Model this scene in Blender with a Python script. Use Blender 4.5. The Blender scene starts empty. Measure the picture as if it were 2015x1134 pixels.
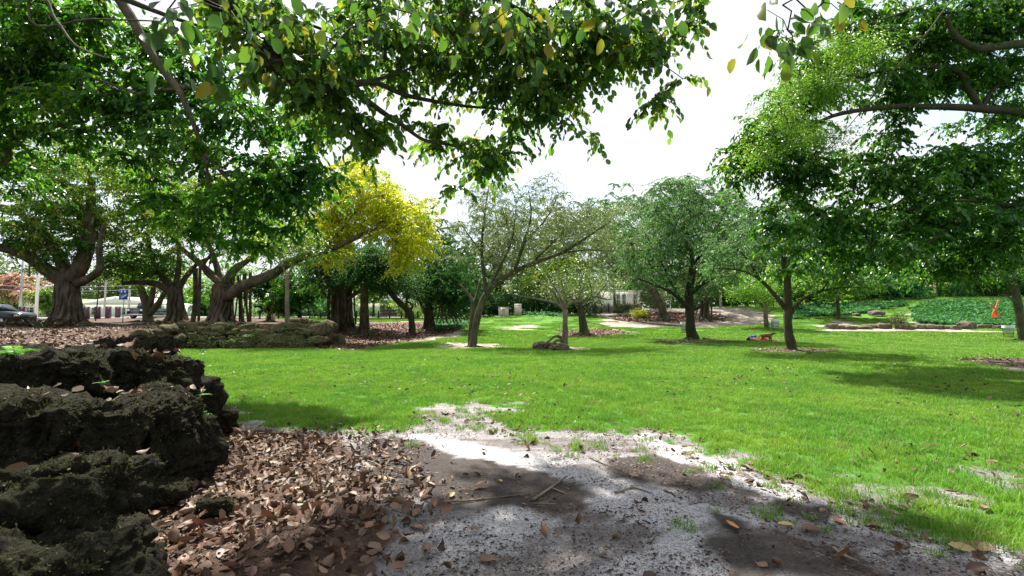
import bpy, math, random
import numpy as np
from mathutils import Vector, Matrix
R = np.random.default_rng(7); random.seed(7)
S = bpy.context.scene; COL = S.collection; rad = math.radians
# ------------------------------------------------------------------ camera, light, exposure
F = 950.0; HZ = 622.0; CX, CY = 1007.5, 567.0
TH = math.atan((HZ-CY)/F); CAMZ = 1.6
cam = bpy.data.cameras.new('camera'); camo = bpy.data.objects.new('camera', cam); COL.objects.link(camo)
cam.sensor_width = 36; cam.lens = F/2015*36; cam.clip_end = 2000; cam.clip_start = .05
camo.location = (0, 0, CAMZ); camo.rotation_euler = (math.pi/2+TH, 0, 0); S.camera = camo
SUN_EL, SUN_AZ = 60.0, -24.0          # azimuth from +Y towards +X
sun = bpy.data.lights.new('sun', 'SUN'); suno = bpy.data.objects.new('sun', sun); COL.objects.link(suno)
sun.energy = 5.0; sun.angle = rad(1.6); sun.color = (1, .95, .86)
sd = Vector((math.sin(rad(SUN_AZ))*math.cos(rad(SUN_EL)), math.cos(rad(SUN_AZ))*math.cos(rad(SUN_EL)), math.sin(rad(SUN_EL))))
suno.rotation_euler = sd.to_track_quat('Z', 'Y').to_euler()
W = bpy.data.worlds.new('World'); S.world = W; W.use_nodes = True
wt = W.node_tree; wn = wt.nodes; wn.clear()
sky = wn.new('ShaderNodeTexSky'); sky.sky_type = 'NISHITA'; sky.sun_disc = False
sky.sun_elevation = rad(SUN_EL); sky.sun_rotation = rad(SUN_AZ); sky.dust_density = 2.0
tc = wn.new('ShaderNodeTexCoord'); no = wn.new('ShaderNodeTexNoise'); no.inputs['Scale'].default_value = 2.2; no.inputs['Detail'].default_value = 6
no.inputs['Roughness'].default_value = .55
mr = wn.new('ShaderNodeMapRange'); mr.inputs['From Min'].default_value = .36; mr.inputs['From Max'].default_value = .52
mr.inputs['To Min'].default_value = .35
mx = wn.new('ShaderNodeMix'); mx.data_type = 'RGBA'; mx.inputs[7].default_value = (3.35, 3.48, 3.66, 1)
bg = wn.new('ShaderNodeBackground'); bg.inputs['Strength'].default_value = .11; wo = wn.new('ShaderNodeOutputWorld')
wt.links.new(tc.outputs['Generated'], no.inputs['Vector']); wt.links.new(no.outputs['Fac'], mr.inputs['Value'])
wt.links.new(mr.outputs['Result'], mx.inputs[0]); wt.links.new(sky.outputs['Color'], mx.inputs[6])
wt.links.new(mx.outputs[2], bg.inputs['Color']); wt.links.new(bg.outputs['Background'], wo.inputs['Surface'])
S.view_settings.view_transform = 'Standard'; S.view_settings.look = 'None'; S.view_settings.gamma = 1
S.view_settings.use_curve_mapping = False; S.view_settings.exposure = 1.55
S.cycles.max_bounces = 7; S.cycles.diffuse_bounces = 3; S.cycles.glossy_bounces = 2; S.cycles.transmission_bounces = 4
S.cycles.use_denoising = True; S.cycles.sample_clamp_indirect = 8; S.cycles.caustics_reflective = False; S.cycles.caustics_refractive = False
S.cycles.use_adaptive_sampling = True

# ------------------------------------------------------------------ numeric helpers
def ss(a, b, x):
    t = np.clip((np.asarray(x, float)-a)/(b-a), 0, 1); return t*t*(3-2*t)
def _hash(i, j, k, s):
    h = (i*374761393 + j*668265263 + k*2147483647 + s*1274126177).astype(np.int64) & 0xffffffff
    h = ((h ^ (h >> 13))*1274126177) & 0xffffffff
    h = ((h ^ (h >> 16))*2246822519) & 0xffffffff
    return ((h ^ (h >> 15)) & 0xffffff)/float(0xffffff)
def vn(p, s=0):
    p = np.asarray(p, float); f = np.floor(p).astype(np.int64); t = p-f; t = t*t*(3-2*t); o = 0
    for a in (0, 1):
        for b in (0, 1):
            for c in (0, 1):
                w = (t[..., 0] if a else 1-t[..., 0])*(t[..., 1] if b else 1-t[..., 1])*(t[..., 2] if c else 1-t[..., 2])
                o = o+w*_hash(f[..., 0]+a, f[..., 1]+b, f[..., 2]+c, s)
    return o*2-1
def fbm(p, o=4, s=0, g=.5):
    p = np.asarray(p, float); r = 0; a = 1
    for i in range(o): r = r+a*vn(p*2**i, s+i*17); a *= g
    return r
def fb2(x, y, sc, o=3, s=0): return fbm(np.stack([x*sc, y*sc, np.zeros_like(x*sc)], -1), o, s)
def sdp(x, y, poly):
    """signed distance to a polygon, negative inside"""
    x = np.asarray(x, float); y = np.asarray(y, float); d = np.full(x.shape, 1e18); ins = np.zeros(x.shape, bool); n = len(poly)
    for i in range(n):
        ax, ay = poly[i]; bx, by = poly[(i+1) % n]; ex, ey = bx-ax, by-ay
        t = np.clip(((x-ax)*ex+(y-ay)*ey)/(ex*ex+ey*ey+1e-12), 0, 1)
        d = np.minimum(d, (x-ax-ex*t)**2+(y-ay-ey*t)**2)
        c = (ay > y) != (by > y)
        with np.errstate(divide='ignore', invalid='ignore'): ins ^= c & (x < (bx-ax)*(y-ay)/(by-ay+1e-12)+ax)
    return np.where(ins, -1, 1)*np.sqrt(d)
# ------------------------------------------------------------------ terrain height
PLAT = [(-3.9, -9), (-3.75, 2.2), (-4.2, 4.0), (-5.0, 6.2), (-5.6, 8.5), (-8.5, 12), (-14, 17.0), (-17.5, 21), (-17, 24.9), (-10.4, 24.9), (-11.2, 27), (-13.5, 33), (-15, 45), (-30, 60), (-160, 70), (-160, -9)]
def H(x, y):
    x = np.asarray(x, float); y = np.asarray(y, float)
    z = np.interp(y, [0, 29, 35, 40, 45, 52, 60, 100, 400], [0, 0, .12, .40, .72, 1.12, 1.26, 1.45, 1.6])
    z = z+(1.3+1.3*ss(40, 50, x))*ss(45, 60, y)*ss(20, 29, x)
    z = z+1.25*np.exp(-((x-21)/9)**2)*ss(45, 58, y)*(1-ss(20, 29, x)*.6)+.55*np.exp(-((x-2)/6)**2)*ss(42, 51, y)
    z = z+.10*fb2(x, y, .09, 2, 3)*ss(10, 30, y)+.02*fb2(x, y, .8, 2, 5)*(1-ss(10, 20, y))
    p = 1-ss(-.45, .25, sdp(x, y, PLAT)+.12*fb2(x, y, .7, 2, 9))
    ph = 1.02+.06*fb2(x, y, .35, 2, 8)
    return z*(1-p)+np.maximum(z, ph)*p
def h1(x, y): return float(H(np.array([x]), np.array([y]))[0])
cT, sT = math.cos(TH), math.sin(TH)
def ray(px, py):
    u, v = (px-CX)/F, (CY-py)/F
    return np.array([u, cT-v*sT, sT+v*cT])
def P(px, py, D):
    r = ray(px, py); return np.array([0, 0, CAMZ])+r*(D/r[1])
def G(px, py):
    r = ray(px, py); t = np.geomspace(1.2, 260, 2500); X = r[None]*t[:, None]+np.array([0, 0, CAMZ])
    b = X[:, 2] < H(X[:, 0], X[:, 1]); i = int(np.argmax(b)) if b.any() else len(t)-1
    return X[i]
def gpoly(pts): return [tuple(G(a, b)[:2]) for a, b in pts]
# ------------------------------------------------------------------ objects
def link(o, parent=None):
    COL.objects.link(o)
    if parent is not None: o.parent = parent
    return o
def tag(o, label=None, cat=None, group=None, kind=None):
    if label: o['label'] = label
    if cat: o['category'] = cat
    if group: o['group'] = group
    if kind: o['kind'] = kind
    return o
def root(name, loc, label, cat, group=None, rz=0):
    o = bpy.data.objects.new(name, None); link(o); o.location = [float(v) for v in loc]; o.rotation_euler = (0, 0, rz); o.empty_display_size = .2
    return tag(o, label, cat, group)
def mesh_np(name, V, Fc, mats=(), att=None, smooth=False, mi=None):
    """V (n,3); Fc list of (m,k) arrays"""
    m = bpy.data.meshes.new(name); Fc = [np.asarray(f, np.int32) for f in Fc if len(f)]
    V = np.asarray(V, np.float32)
    L = np.concatenate([f.ravel() for f in Fc]) if Fc else np.zeros(0, np.int32)
    cnt = np.concatenate([np.full(len(f), f.shape[1], np.int32) for f in Fc]) if Fc else np.zeros(0, np.int32)
    m.vertices.add(len(V)); m.vertices.foreach_set('co', V.ravel())
    if len(L):
        m.loops.add(len(L)); m.loops.foreach_set('vertex_index', L.astype(np.int32))
        m.polygons.add(len(cnt)); st = np.zeros(len(cnt), np.int32); st[1:] = np.cumsum(cnt)[:-1]
        m.polygons.foreach_set('loop_start', st)
        try: m.polygons.foreach_set('loop_total', cnt)
        except Exception: pass
        if smooth: m.polygons.foreach_set('use_smooth', np.ones(len(cnt), bool))
        if mi is not None: m.polygons.foreach_set('material_index', np.asarray(mi, np.int32))
    for k, a in (att or {}).items():
        t = m.attributes.new(k, 'FLOAT', 'POINT'); t.data.foreach_set('value', np.asarray(a, np.float32))
    for mm in mats: m.materials.append(mm)
    m.update(calc_edges=True); return m
def obj(name, mesh, parent=None, loc=None, **k):
    o = bpy.data.objects.new(name, mesh); link(o, parent)
    if loc is not None: o.location = [float(v) for v in loc]
    return tag(o, **k)
class MB:
    """collects shapes into one mesh"""
    def __init__(s): s.V = []; s.F3 = []; s.F4 = []; s.n = 0
    def add(s, V, Q=(), T=()):
        V = np.asarray(V, float)
        if len(Q): s.F4.append(np.asarray(Q)+s.n)
        if len(T): s.F3.append(np.asarray(T)+s.n)
        s.V.append(V); s.n += len(V); return s
    def box(s, c, d, rz=0, rx=0, ry=0, taper=1.0):
        q = np.array([[x, y, z] for z in (-.5, .5) for y in (-.5, .5) for x in (-.5, .5)])*np.array(d)
        q[4:, :2] *= taper
        if rx or ry or rz: q = q @ np.array(Matrix.Rotation(rz, 3, 'Z') @ Matrix.Rotation(ry, 3, 'Y') @ Matrix.Rotation(rx, 3, 'X')).T
        return s.add(q+np.array(c), [[0, 2, 3, 1], [4, 5, 7, 6], [0, 1, 5, 4], [2, 6, 7, 3], [0, 4, 6, 2], [1, 3, 7, 5]])
    def tube(s, pts, rs, n=6, fl=0, k=5, ph=0, rough=0, cap=True):
        pts = np.asarray(pts, float); rs = np.broadcast_to(np.asarray(rs, float), (len(pts),)); m = len(pts)
        fl = np.broadcast_to(np.asarray(fl, float), (m,))
        T = np.gradient(pts, axis=0); T /= np.linalg.norm(T, axis=1, keepdims=True)+1e-9
        a = np.array([0, 0, 1.]) if abs(T[0, 2]) < .9 else np.array([1., 0, 0]); u = np.cross(T[0], a); u /= np.linalg.norm(u)
        V = []; th = np.arange(n)*2*math.pi/n
        for i in range(m):
            u = u-T[i]*np.dot(u, T[i]); u /= np.linalg.norm(u)+1e-9; w = np.cross(T[i], u)
            rr = rs[i]*(1+fl[i]*np.cos(k*th+ph+i*.12)+fl[i]*.45*np.cos((k*2+1)*th+2*ph))
            V.append(pts[i]+np.outer(np.cos(th)*rr, u)+np.outer(np.sin(th)*rr, w))
        V = np.concatenate(V)
        if rough:
            c = np.repeat(pts, n, 0); V = c+(V-c)*(1+rough*fbm(V*3.1/(rs.max()*2+.2), 3, int(ph*10) % 97))[:, None]
        i = np.arange(m-1)[:, None]*n; j = np.arange(n)[None]; j2 = (j+1) % n
        Q = np.stack([i+j, i+j2, i+n+j2, i+n+j], -1).reshape(-1, 4)
        Tt = []
        if cap:
            V = np.concatenate([V, pts[:1], pts[-1:]]); e = (m-1)*n
            Tt = [[m*n, (q+1) % n, q] for q in range(n)]+[[m*n+1, e+q, e+(q+1) % n] for q in range(n)]
        return s.add(V, Q, Tt)
    def prism(s, poly, y0, y1, axis='y'):
        """polygon in XZ extruded along Y"""
        p = np.asarray(poly, float); n = len(p)
        A = np.stack([p[:, 0], np.full(n, y0), p[:, 1]], 1); B = A.copy(); B[:, 1] = y1; c = p.mean(0)
        V = np.concatenate([A, B, [[c[0], y0, c[1]], [c[0], y1, c[1]]]])
        Q = [[i, (i+1) % n, n+(i+1) % n, n+i] for i in range(n)]
        T = [[2*n, (i+1) % n, i] for i in range(n)]+[[2*n+1, n+i, n+(i+1) % n] for i in range(n)]
        return s.add(V, Q, T)
    def mesh(s, name, *mats, smooth=False, att=None):
        Fc = []
        if s.F4: Fc.append(np.concatenate(s.F4))
        if s.F3: Fc.append(np.concatenate(s.F3))
        return mesh_np(name, np.concatenate(s.V), Fc, mats, att, smooth)
    def obj(s, name, parent, mat, loc=None, smooth=False, **k):
        return obj(name, s.mesh(name, mat, smooth=smooth), parent, loc, **k)
def smooth_line(pts, m=6):
    p = np.asarray(pts, float); n = len(p)
    if n < 3: return np.array([p[0]+(p[-1]-p[0])*t for t in np.linspace(0, 1, m)])
    q = np.concatenate([[2*p[0]-p[1]], p, [2*p[-1]-p[-2]]]); o = []
    for i in range(n-1):
        a, b, c, d = q[i:i+4]
        for t in np.arange(m)/m:
            o.append(.5*((2*b)+(-a+c)*t+(2*a-5*b+4*c-d)*t*t+(-a+3*b-3*c+d)*t**3))
    o.append(p[-1]); return np.array(o)
def copy_tree(o, parent=None):
    c = o.copy(); COL.objects.link(c)
    if parent is not None: c.parent = parent
    for ch in list(o.children): copy_tree(ch, c)
    return c
# ------------------------------------------------------------------ materials
def NT(name):
    m = bpy.data.materials.new(name); m.use_nodes = True; t = m.node_tree; t.nodes.clear(); return m, t
class N:
    def __init__(s, t): s.t = t
    def __call__(s, ty, **k):
        n = s.t.nodes.new('ShaderNode'+ty)
        for a, b in k.items():
            if a.startswith('_'): setattr(n, a[1:], b)
        for a, b in k.items():
            if not a.startswith('_'):
                a = a.replace('0x', ' ')
                i = n.inputs[int(a[1:])] if a[0] == 'i' and a[1:].isdigit() else n.inputs[a]
                if isinstance(b, bpy.types.NodeSocket): s.t.links.new(b, i)
                else: i.default_value = b
        return n
    def noise(s, scale, detail=4, rough=.55, vec=None, dist=0):
        k = dict(Scale=scale, Detail=detail, Roughness=rough, Distortion=dist)
        if vec is not None: k['Vector'] = vec
        return s('TexNoise', **k).outputs['Fac']
    def rng(s, v, a, b, c=0., d=1.):
        n = s('MapRange'); s.t.links.new(v, n.inputs['Value'])
        for q, w in (('From Min', a), ('From Max', b), ('To Min', c), ('To Max', d)): n.inputs[q].default_value = w
        return n.outputs['Result']
    def mix(s, f, a, b):
        n = s('Mix', _data_type='RGBA')
        for i, v in ((0, f), (6, a), (7, b)):
            if isinstance(v, bpy.types.NodeSocket): s.t.links.new(v, n.inputs[i])
            else: n.inputs[i].default_value = v if i == 0 else (*v, 1)
        return n.outputs[2]
    def math(s, op, a, b=0.):
        n = s('Math', _operation=op)
        for i, v in ((0, a), (1, b)):
            if isinstance(v, bpy.types.NodeSocket): s.t.links.new(v, n.inputs[i])
            else: n.inputs[i].default_value = v
        return n.outputs[0]
    def attr(s, a): return s('Attribute', _attribute_name=a).outputs['Fac']
    def out(s, sh): s.t.links.new(sh, s('OutputMaterial').inputs['Surface'])
    def bump(s, h, st=.5, d=.02):
        n = s('Bump', Strength=st, Distance=d); s.t.links.new(h, n.inputs['Height']); return n.outputs['Normal']
def plain(name, c, rough=.6, metal=0, var=.12, scale=6, bump=0.):
    m, t = NT(name); n = N(t); co = n('TexCoord').outputs['Object']; f = n.noise(scale, 5, .6, co)
    cc = n.mix(f, tuple(max(0, v*(1-var*2)) for v in c), tuple(min(1, v*(1+var)) for v in c))
    b = n('BsdfPrincipled', Roughness=rough, Metallic=metal); t.links.new(cc, b.inputs['Base Color'])
    if bump: t.links.new(n.bump(f, bump, .02), b.inputs['Normal'])
    n.out(b.outputs[0]); return m
def leafmat(name, cols, trans=.42, gloss=.38, objrand=False, tcol=None, spec=.35):
    """cols: four colours over the leaf's own random number"""
    m, t = NT(name); n = N(t)
    r = n('ObjectInfo').outputs['Random'] if objrand else n.attr('rnd')
    cr = n('ValToRGB'); t.links.new(r, cr.inputs[0]); e = cr.color_ramp.elements
    e[0].color = (*cols[0], 1); e[1].color = (*cols[-1], 1); e[0].position = 0; e[1].position = 1
    for i, c in enumerate(cols[1:-1]): q = e.new((i+1)/(len(cols)-1)); q.color = (*c, 1)
    b = n('BsdfPrincipled', Roughness=gloss); b.inputs['Specular IOR Level'].default_value = spec
    t.links.new(cr.outputs[0], b.inputs['Base Color'])
    tr = n('BsdfTranslucent'); mm = n('Mix', _data_type='RGBA', _blend_type='MULTIPLY'); mm.inputs[0].default_value = 1
    t.links.new(cr.outputs[0], mm.inputs[6]); mm.inputs[7].default_value = (*(tcol or (1.9, 1.75, .7)), 1)
    t.links.new(mm.outputs[2], tr.inputs['Color'])
    ms = n('MixShader', i0=trans); t.links.new(b.outputs[0], ms.inputs[1]); t.links.new(tr.outputs[0], ms.inputs[2])
    n.out(ms.outputs[0]); return m
def barkmat(name, a, b, moss=0., sc=1.0):
    m, t = NT(name); n = N(t); co = n('TexCoord').outputs['Object']
    mp = n('Mapping', Vector=co); mp.inputs['Scale'].default_value = (1, 1, .22)
    f = n.noise(7*sc, 6, .65, mp.outputs[0], .4); f2 = n.noise(1.3*sc, 4, .6, co); f3 = n.noise(24*sc, 4, .7, mp.outputs[0])
    c = n.mix(n.rng(f, .35, .65), a, b); c = n.mix(n.rng(f2, .45, .62, 0, .6), c, tuple(v*1.5 for v in b))
    if moss: c = n.mix(n.rng(f2, .5, .6, moss, 0), c, (.06, .09, .025))
    bs = n('BsdfPrincipled', Roughness=.9); t.links.new(c, bs.inputs['Base Color']); bs.inputs['Specular IOR Level'].default_value = .2
    t.links.new(n.bump(n.math('ADD', f, n.math('MULTIPLY', f3, .5)), .9, .05), bs.inputs['Normal']); n.out(bs.outputs[0]); return m
def rockmat(name, dark, light, moss, mo=.5, sc=1.):
    m, t = NT(name); n = N(t); co = n('TexCoord').outputs['Object']
    f = n.noise(9*sc, 8, .72, co, .6); f2 = n.noise(2.2*sc, 5, .6, co); vo = n('TexVoronoi', Scale=22*sc, Vector=co).outputs['Distance']
    f4 = n.noise(45*sc, 5, .75, co)
    c = n.mix(n.rng(f, .42, .62), dark, light)
    nz = n('SeparateXYZ'); t.links.new(n('NewGeometry').outputs['Normal'], nz.inputs[0])
    mk = n.math('MULTIPLY', n.rng(nz.outputs['Z'], -.1, .7), n.rng(f2, .40, .56, 0, mo*2)); mk = n.math('MINIMUM', mk, 1.)
    c = n.mix(n.math('MULTIPLY', mk, n.rng(f4, .35, .6, .35, 1)), c, moss)
    c = n.mix(n.rng(f4, .55, .66, 0, .75), c, tuple(v*1.9 for v in light))
    b = n('BsdfPrincipled', Roughness=.95); t.links.new(c, b.inputs['Base Color']); b.inputs['Specular IOR Level'].default_value = .15
    hh = n.math('ADD', f, n.math('ADD', n.math('MULTIPLY', vo, .5), n.math('MULTIPLY', f4, .7)))
    t.links.new(n.bump(hh, 1., .06), b.inputs['Normal']); n.out(b.outputs[0]); return m

M = {}
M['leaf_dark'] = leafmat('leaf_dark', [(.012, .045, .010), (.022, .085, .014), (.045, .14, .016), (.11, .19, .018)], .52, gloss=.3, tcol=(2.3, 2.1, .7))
M['leaf_over'] = leafmat('leaf_over', [(.018, .052, .014), (.03, .085, .02), (.05, .12, .022), (.08, .15, .024), (.17, .15, .02)], .55, gloss=.32, tcol=(2.4, 2.2, .9))
M['leaf_over_big'] = leafmat('leaf_over_big', [(.016, .046, .013), (.024, .07, .018), (.034, .09, .018), (.055, .115, .02), (.15, .13, .02)], .5, gloss=.32, objrand=True, tcol=(2.4, 2.2, .9))
M['leaf_right'] = leafmat('leaf_right', [(.008, .036, .009), (.02, .08, .014), (.045, .14, .018), (.15, .24, .022)], .42, gloss=.32)
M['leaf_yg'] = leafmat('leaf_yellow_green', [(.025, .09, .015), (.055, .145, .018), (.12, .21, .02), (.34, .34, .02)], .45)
M['leaf_yellow'] = leafmat('leaf_yellow', [(.12, .20, .012), (.34, .39, .01), (.48, .50, .012), (.56, .56, .03)], .45, tcol=(1.2, 1.2, .6))
M['leaf_olive'] = leafmat('leaf_olive', [(.055, .09, .038), (.09, .135, .055), (.13, .18, .075), (.19, .22, .10)], .35, tcol=(1.5, 1.5, .8))
M['leaf_blue'] = leafmat('leaf_blue_green', [(.04, .09, .04), (.065, .135, .055), (.10, .19, .08), (.16, .26, .11)], .35, tcol=(1.4, 1.6, .8), gloss=.55, spec=.2)
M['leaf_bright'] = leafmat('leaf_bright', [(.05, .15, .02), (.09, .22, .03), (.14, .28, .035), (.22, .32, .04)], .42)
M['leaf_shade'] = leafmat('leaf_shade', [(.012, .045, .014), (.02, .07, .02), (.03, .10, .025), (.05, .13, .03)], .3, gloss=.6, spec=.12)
M['leaf_pink'] = leafmat('leaf_pink', [(.5, .18, .25), (.6, .3, .3), (.2, .25, .05), (.5, .35, .15)], .4, tcol=(1.2, 1.2, 1))
M['leaf_ivy'] = leafmat('leaf_ivy', [(.02, .09, .03), (.03, .13, .04), (.05, .17, .05), (.08, .22, .06)], .25, gloss=.6, spec=.12)
M['leaf_brom'] = leafmat('leaf_brom', [(.02, .02, .015), (.04, .035, .02), (.05, .06, .025), (.07, .03, .03)], .2)
M['fern'] = leafmat('fern', [(.04, .14, .03), (.06, .19, .03), (.09, .24, .04)], .4, objrand=True)
M['fern2'] = leafmat('fern_small', [(.05, .12, .03), (.08, .16, .04), (.14, .2, .06)], .4)
M['litter'] = leafmat('dry_leaf', [(.03, .016, .011), (.085, .046, .026), (.15, .088, .05), (.035, .021, .013), (.22, .145, .088), (.06, .037, .023), (.10, .056, .031)], .08, gloss=.55, tcol=(1, .8, .6), spec=.3)
M['litter_o'] = leafmat('dry_leaf_single', [(.045, .022, .015), (.15, .072, .042), (.23, .125, .078), (.07, .034, .023), (.27, .18, .125), (.15, .075, .045)], .08, gloss=.5, objrand=True, tcol=(1, .8, .6), spec=.4)
M['litter_y'] = leafmat('dry_leaf_pale', [(.42, .30, .10), (.5, .38, .16), (.38, .33, .2)], .1, objrand=True, tcol=(1, .8, .6))
M['litter_g'] = leafmat('fallen_green', [(.25, .36, .04), (.3, .4, .05)], .2, objrand=True)
M['bark'] = barkmat('bark_grey', (.02, .016, .012), (.085, .065, .05), .3)
M['bark_ban'] = barkmat('bark_banyan', (.013, .010, .008), (.105, .078, .058), .15, 1.2)
M['bark_dark'] = barkmat('bark_dark', (.009, .007, .006), (.04, .031, .025), .2)
M['bark_pale'] = barkmat('bark_pale', (.06, .048, .034), (.22, .18, .13), .1)
M['rock'] = rockmat('limestone_mossy', (.005, .0045, .003), (.045, .04, .025), (.026, .03, .009), .42, 1.9)
M['rock_far'] = rockmat('limestone_wall', (.014, .011, .008), (.24, .20, .13), (.11, .13, .035), .36, 1.9)
M['rock_grey'] = rockmat('limestone_grey', (.06, .05, .04), (.24, .20, .16), (.10, .11, .04), .2, 1.2)
# ------------------------------------------------------------------ leaves
NEARV = np.array([(0, 0, 0), (0, .34, -.03), (0, .70, -.03), (0, 1, -.10), (-.19, .14, .04), (-.30, .42, .07), (-.22, .76, .03), (.19, .14, .04), (.30, .42, .07), (.22, .76, .03)])
NEARF = np.array([(0, 1, 4), (1, 5, 4), (1, 2, 5), (2, 6, 5), (2, 3, 6), (0, 7, 1), (1, 7, 8), (1, 8, 2), (2, 8, 9), (2, 9, 3)])
MIDV = np.array([(0, 0, 0), (-.27, .30, .04), (-.22, .72, .02), (0, 1, -.06), (.22, .72, .02), (.27, .30, .04)])
MIDF = np.array([(0, 3, 2), (0, 2, 1), (0, 5, 4), (0, 4, 3)])
FARV = np.array([(0, 0, 0), (-.27, .5, .05), (0, 1, -.04), (.27, .5, .05)])
FARF = np.array([(0, 2, 1), (0, 3, 2)])
LOD = {'near': (NEARV, NEARF), 'mid': (MIDV, MIDF), 'far': (FARV, FARF)}
def unit(v): return v/(np.linalg.norm(v, axis=-1, keepdims=True)+1e-9)
def leaf_frames(d, up, size, wid=1.0, curl=None):
    """rotation*scale matrices with columns side, along, normal"""
    y = unit(d); z = unit(up-y*(up*y).sum(-1, keepdims=True)); x = np.cross(y, z); s = size[:, None]
    return np.stack([x*s*wid, y*s, z*s*(curl if curl is not None else 1)], -1)
def leaf_mesh(name, pos, Mx, mats, lod='far', rnd=None):
    V, Fc = LOD[lod]; n = len(pos)
    A = np.einsum('nij,vj->nvi', Mx, V)+pos[:, None]
    Fa = Fc[None]+(np.arange(n)*len(V))[:, None, None]
    r = R.random(n) if rnd is None else rnd
    return mesh_np(name, A.reshape(-1, 3), [Fa.reshape(-1, 3)], mats, {'rnd': np.repeat(r, len(V))})
def ell(px, py, rx, ry, D, rd=None, w=1.):
    k = D/F; c = P(px, py, D); return (c, np.array([rx*k, (rd if rd else (rx+ry)*.5*k), ry*k]), w)
def sample_ell(els, K, hollow=.35):
    w = np.array([e[2]*(e[1][0]*e[1][2])**1.0*max(.3, e[1][1])**.5 for e in els]); w /= w.sum(); o = []
    for e, k in zip(els, R.multinomial(K, w)):
        v = unit(R.normal(size=(k, 3))); r = (hollow+(1-hollow)*R.random(k))**.55*(1+.38*vn(v*2.3+e[0]*.7, 6)); o.append(e[0]+v*r[:, None]*e[1])
    return np.concatenate(o)
def grow(nodes, rmax, targets, tip=.006, wob=.10, droop=0.05):
    """branches that join every target to the nearest wood; returns tubes (pts, radii)"""
    N_ = np.array(nodes, float); par = list(range(-1, len(N_)-1)); load = np.zeros(len(N_)); base = len(N_)
    par = [-1]*base; rb = list(rmax)
    d = np.min(np.linalg.norm(targets[:, None]-N_[None], axis=2), axis=1) if len(N_) < 2000 else None
    order = np.argsort(d); cap = np.zeros((base+len(targets)*8, 3)); cap[:base] = N_; n = base; chains = []
    for ti in order:
        t = targets[ti]; df = cap[:n]-t; dd = np.linalg.norm(df, axis=1)+.8*np.maximum(0, df[:, 2])
        j = int(np.argmin(dd)); L = np.linalg.norm(t-cap[j])
        if L < .05: chains.append(([j], ti)); continue
        m = int(min(7, max(2, L/.35))); a = cap[j]; q = []
        off = R.normal(size=3)*L*wob; off[2] += L*.08; ch = [j]
        for i in range(1, m+1):
            s = i/m; p = a+(t-a)*s+off*math.sin(math.pi*s); p = p+R.normal(size=3)*.02*L*(i < m); cap[n] = p; par.append(ch[-1]); ch.append(n); n += 1
        chains.append((ch, ti))
    ld = np.zeros(n)
    for ch, _ in chains: ld[ch[-1]] += 1
    for i in range(n-1, base-1, -1): ld[par[i]] += ld[i]
    out = []
    for ch, _ in chains:
        if len(ch) < 2: continue
        r = tip*np.maximum(ld[ch], 1)**.45
        if ch[0] < base: r[0] = min(r[1]*1.3, rb[ch[0]]) if rb[ch[0]] > 0 else r[1]
        else: r[0] = min(r[0], r[1]*1.35)
        out.append((cap[ch], r))
    return out
def foliage(cl, per, rc, size, lod='far', flat=.55, droop=.5, jit=.35, tint=.5, wid=1., upbias=1.):
    n = len(cl)*per; c = np.repeat(cl, per, 0); v = R.normal(size=(n, 3)); v *= np.array([1, 1, flat])
    kr = np.repeat(.7+.6*R.random(len(cl)), per); p = c+v*rc*kr[:, None]*.62
    d = unit(v*np.array([1, 1, .6])+R.normal(size=(n, 3))*jit); d[:, 2] -= droop
    up = np.array([0, 0, upbias])+R.normal(size=(n, 3))*.55
    s = size*(.65+.7*R.random(n))
    r = np.clip(np.repeat(R.random(len(cl)), per)*tint+R.random(n)*(1-tint)+.12*fbm(c*.35, 2, 4), 0, 1)
    return p, leaf_frames(d, up, s, wid), r
def sprays(cl, shoots, nl, L, size, tint=.35, wid=1., down=.5, upbias=.6, jit=.25):
    """leaves set alternately along short arching shoots; returns positions, frames, random, shoot polylines"""
    n = len(cl)*shoots; c = np.repeat(cl, shoots, 0); a = R.random(n)*6.283; e = R.normal(size=n)*.35+.05; l = L*(.55+.8*R.random(n))
    dr = np.stack([np.cos(a)*np.cos(e), np.sin(a)*np.cos(e), np.sin(e)], 1); sdv = np.stack([-np.sin(a), np.cos(a), 0*a], 1)
    t = (np.arange(nl)+.6)/nl
    pt = c[:, None]+dr[:, None]*(l[:, None]*t)[..., None]; pt[..., 2] -= down*l[:, None]*t**2
    tg = dr[:, None]-np.array([0, 0, 1.])*(2*down*t)[None, :, None]; sg = np.where(np.arange(nl) % 2, 1., -1.)[None, :, None]
    d = tg*.55+sg*sdv[:, None]*.85*(1-.6*t)[None, :, None]+R.normal(size=pt.shape)*jit; d[..., 2] -= down*.7
    up = np.array([0, 0, upbias])+R.normal(size=pt.shape)*.35+np.repeat(R.normal(size=(n, 1, 3))*.35, nl, 1)
    s = size*(.6+.55*R.random((n, nl))); rn = np.clip(np.repeat(np.repeat(R.random(len(cl)), shoots), nl)*tint+R.random(n*nl)*(1-tint), 0, 1)
    q = np.linspace(0, 1, 4); ln = c[:, None]+dr[:, None]*(l[:, None]*q)[..., None]; ln[..., 2] -= down*l[:, None]*q**2
    return pt.reshape(-1, 3), leaf_frames(d.reshape(-1, 3), up.reshape(-1, 3), s.ravel(), wid, (1+1.5*R.random(n*nl))[:, None]), rn, ln
def w3(pts): return np.array([P(*p) if len(p) == 3 else (p[0], p[1], p[2]) for p in pts])
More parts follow.
